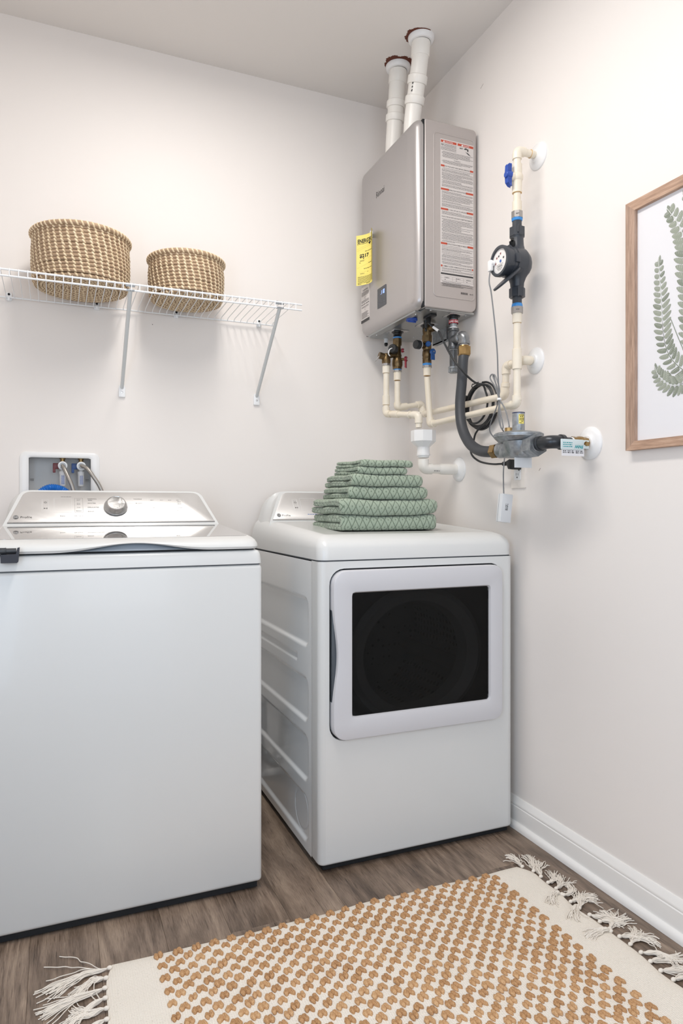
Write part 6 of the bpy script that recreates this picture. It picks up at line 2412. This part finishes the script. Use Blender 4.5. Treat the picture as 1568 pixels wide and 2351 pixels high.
for sg in (1, -1):
    E2.append([o + Vector((-.0004, 0, 0)) + ux * (a + sg * .0010) + uy * c for a, c in ((1.2425, 1.5125), (1.2200, 1.4600), (1.2000, 1.4160), (1.165, 1.352))])
dark.rings(E2, closed=False)
part('printed_leaf', leafs, mat('fern_grey_green', '9DA394', 0.7), sh, smooth=0, recalc=False, kind='stuff')
part('printed_leaf', dark, mat('fern_deep_green', '888F80', 0.7), sh, smooth=0, recalc=False, kind='stuff')
part('printed_vein', pale, mat('fern_pale_rib', 'D9DBD6', 0.7), sh, smooth=0, recalc=False, kind='stuff')
part('glass_pane', MB().box((XR - .0135, FY0 + .022, FZ0 + .017), (XR - .0115, FY1 - .022, FZ1 - .017)), M_framepane, pic, smooth=0)

# ------------------------------------------------------------------ rug
RX0, RX1, RY0, RY1 = .102, 1.262, .845, 1.645
rug = thing('woven_rug', 'flat white cotton rug with rows of tan jute knots and tasselled ends', 'rug', ((RX0 + RX1) / 2, (RY0 + RY1) / 2, 0))
rw = random.Random(5)
nx_, ny_ = 130, 90
TH = .0085


def rug_edge(x, y):
    """slightly wavering outline"""
    dx = .004 * math.sin(y * 21) + .002 * math.sin(y * 47 + 1)
    dy = .0035 * math.sin(x * 9 + .6) + .0015 * math.sin(x * 27)
    fx_ = (x - RX0) / (RX1 - RX0)
    fy_ = (y - RY0) / (RY1 - RY0)
    cx_ = .020 * (max(0, fy_ - .93) / .07) ** 1.5 * (1 if fx_ < .5 else -1) * abs(2 * fx_ - 1) ** 6
    return x + dx * (2 * fx_ - 1) ** 4 + cx_, y + dy * fy_ ** 6


b = MB()
top_, bot_ = [], []
for j in range(ny_ + 1):
    for i in range(nx_ + 1):
        x, y = rug_edge(RX0 + (RX1 - RX0) * i / nx_, RY0 + (RY1 - RY0) * j / ny_)
        e_ = min(i, nx_ - i, 3) / 3 * min(j, ny_ - j, 3) / 3
        z = .0012 + TH * (.30 + .70 * e_ ** .5) + .0006 * math.sin(x * 31 + y * 17) + .0005 * math.sin(y * 60)
        top_.append((x, y, z))
        bot_.append((x, y, .0004))
W_ = nx_ + 1
fs = []
for j in range(ny_):
    for i in range(nx_):
        k = j * W_ + i
        fs.append((k, k + 1, k + 1 + W_, k + W_))
b.add(top_, fs)
edge_i = [i for i in range(W_)] + [j * W_ + nx_ for j in range(1, ny_ + 1)] + [ny_ * W_ + i for i in range(nx_ - 1, -1, -1)] + [j * W_ for j in range(ny_ - 1, 0, -1)]
b.rings([[top_[k] for k in edge_i], [bot_[k] for k in edge_i]], cap1=True)
part('woven_ground', b, M_cotton, rug, smooth=50)

# jute knots: two plump twisted lobes each
knot_me = []
for vnt in range(6):
    b = MB()
    for sg in (-1, 1):
        lng, wid, hgt = rw.uniform(.0098, .0114), rw.uniform(.0048, .0056), rw.uniform(.0035, .0045)
        a0_ = sg * R(rw.uniform(2, 12)) + R(rw.uniform(-6, 10))
        ox, oy = sg * .0047 + rw.uniform(-.0006, .0006), rw.uniform(-.0022, .0022)
        n_, m_ = 12, 8
        vs, fs = [], []
        for j in range(m_ + 1):
            t_ = -1 + 2 * j / m_
            rad = max(.10, (1 - abs(t_) ** 2.6)) ** .65
            for i in range(n_):
                a_ = 2 * math.pi * i / n_
                tw = a_ + t_ * .9 * sg
                rdg = 1 + .16 * math.cos(4 * tw)
                px, pz = wid * rad * math.cos(a_) * rdg, hgt * rad * math.sin(a_) * rdg
                py = lng * t_
                vs.append((ox + px * math.cos(a0_) - py * math.sin(a0_), oy + px * math.sin(a0_) + py * math.cos(a0_), pz + .0010))
        for j in range(m_):
            for i in range(n_):
                k2 = (i + 1) % n_
                fs.append((j * n_ + i, j * n_ + k2, (j + 1) * n_ + k2, (j + 1) * n_ + i))
        fs.append(tuple(range(n_ - 1, -1, -1)))
        fs.append(tuple(m_ * n_ + i for i in range(n_)))
        b.add(vs, fs)
    knot_me.append(mesh_of(b, 'jute_knot', M_jute, (0, 0, 0), 60))
spots = []
col_n = 44
for k in range(col_n):
    x = .2240 + .02135 * k
    r_ = 0
    while True:
        y = 1.6285 - .0415 * r_ - (.02075 if k % 2 else 0)
        r_ += 1
        if y < RY0 + .02:
            break
        spots.append((x + .0125 * (1.631 - y) / .4 * (1 - k / col_n) + rw.uniform(-.0013, .0013), y + rw.uniform(-.002, .002) + .0035 * math.sin(x * 9 + .6) * max(0, (y - 1.5) / .14)))


def seen(x, y):
    c, s = math.cos(.397), math.sin(.397)
    f = x * s + y * c
    px = 784 + 1574.66 * (x * c - y * s) / f
    py = 1164.17 + 1574.66 * 1.04 / f
    return -20 < px < 1588 and py < 2375


spots.sort(key=lambda p: (not seen(*p), p[0] ** 2 + p[1] ** 2))
rest = MB()
ro = ORIG[rug.name]
for i, (x, y) in enumerate(spots):
    me = knot_me[rw.randrange(6)]
    a_, s_ = R(rw.uniform(-9, 9)), rw.uniform(.97, 1.20)
    z = .0012 + TH
    if i < 300:
        o_ = bpy.data.objects.new('jute_knot', me)
        COL.objects.link(o_)
        o_.parent = rug
        o_.location = (x - ro.x, y - ro.y, z)
        o_.rotation_euler = (0, 0, a_)
        o_.scale = (s_, s_, s_)
    else:
        mtx = Matrix.Translation((x, y, z)) @ Matrix.Rotation(a_, 4, 'Z') @ Matrix.Scale(s_, 4)
        rest.add([mtx @ v_.co for v_ in me.vertices], [tuple(p.vertices) for p in me.polygons])
part('jute_knots', rest, M_jute, rug, kind='stuff', smooth=60)


# tassels
def tassel(x, y, d, length, curl, seed, lift_=0.0):
    rt_ = random.Random(seed)
    b_ = MB()
    k_ = Vector((x, y, .0075))
    b_.sphere(k_, .0054, 9, 6, sc=(1.25, .9, .85))
    d = Vector((d[0], d[1], 0)).normalized()
    n_ = Vector((-d.y, d.x, 0))
    steps = 9
    common = [curl / steps + rt_.uniform(-.28, .28) for _ in range(steps)]      # the bundle bends as one
    wave = [rt_.uniform(-1, 1) for _ in range(steps)]
    for s_ in range(26):
        f_, g_ = rt_.uniform(-1, 1), rt_.uniform(0, 1)
        L_ = length * rt_.uniform(.80, 1.08)
        stray = rt_.random() < .12
        pts_ = [k_ + d * .002]
        head = 0.0
        p_ = k_ + d * .004 + n_ * .0035 * f_
        for q in range(steps):
            head += common[q] + rt_.uniform(-.13, .13) * (3 if stray else 1)
            dir_ = d * math.cos(head) + n_ * math.sin(head)
            sd_ = Vector((-dir_.y, dir_.x, 0))
            p_ = p_ + dir_ * (L_ / steps) + sd_ * f_ * (.0014 if 0 < q < 4 else (-.0006 if q < 7 else .0010)) + sd_ * .0009 * rt_.uniform(-1, 1)
            zz = .0016 + g_ * .0068 * (1 - .55 * q / steps) + .0022 * max(0, wave[q]) + lift_
            if q == steps - 1:
                zz = .0016 + lift_ + g_ * .002
            pts_.append(Vector((p_.x, p_.y, zz)))
        b_.tube(catmull([tuple(v_) for v_ in pts_], 3), .00105, 5)
    part('tassel', b_, M_tassel, rug, smooth=60)


yy = RY1 - .010
i = 0
angL = [(-1, -.05, .145, .15), (-1, .35, .085, 1.2), (-1, -.20, .130, .25), (-1, -.05, .105, .7), (-1, .25, .075, -.9), (-1, .2, .085, 1.9), (-1, -.2, .08, -.8)]
while yy > RY0:
    dx, dy, L_, c_ = angL[i] if i < len(angL) else (-1, rw.uniform(-.5, .3), rw.uniform(.06, .10), rw.uniform(-1, 1))
    ex, ey = rug_edge(RX0, yy)
    tassel(ex - .003, yy, (dx, dy), L_, c_, 100 + i)
    yy -= .0325
    i += 1
yy = RY1 - .012
i = 0
angR = [(.35, 1, .075, .9), (.75, 1, .095, .25), (.9, .9, .095, .15), (1, .35, .075, .5), (1, .55, .085, .9), (1, -.15, .075, 1.9), (1, .3, .085, -.6), (1, .75, .085, .5),
        (1, -.5, .080, -.7), (1, .1, .085, .4), (.9, .5, .085, 1.2), (1, -.1, .09, -.8), (1, .4, .08, .5), (1, -.3, .085, -1.2), (1, .2, .09, .6), (1, -.2, .085, .9), (1, .3, .08, -.6)]
while yy > RY0:
    dx, dy, L_, c_ = angR[i] if i < len(angR) else (1, rw.uniform(-.5, .5), rw.uniform(.06, .09), rw.uniform(-1, 1))
    ex, ey = rug_edge(RX1, yy)
    tassel(ex + .003, yy, (dx, dy), L_, c_, 300 + i)
    yy -= .0325
    i += 1
for (px, py, dx, dy, L_, c_, sd) in ((1.262, 1.475, -.6, .1, .07, .5, 401), (1.262, 1.415, -.8, -.5, .075, .3, 402), (1.263, 1.30, -1, -.25, .075, -1.0, 403)):
    tassel(px, py, (dx, dy), L_, c_, sd, .0085)

# two small scuffs and a nail hole in the paint
sc_ = MB()
for p_, q_ in (((XR, 2.072, 2.548), (XR, 2.055, 2.556)), ((XR, 1.752, 1.165), (XR, 1.744, 1.172))):
    a_, c_ = Vector(p_) - Vector((.0004, 0, 0)), Vector(q_) - Vector((.0004, 0, 0))
    sc_.tube([a_, (a_ + c_) / 2 + Vector((0, 0, .001)), c_], .0006, 5)
struct('paint_scuff', sc_, mat('paint_scuff', 'A79F98', 0.8), parent=wall_r)
struct('nail_hole', MB().lathe((.3360, YB, 1.7250), (0, -1, 0), [(0, .0016), (.0004, .0014)], 8), M_gap, parent=wall_b)
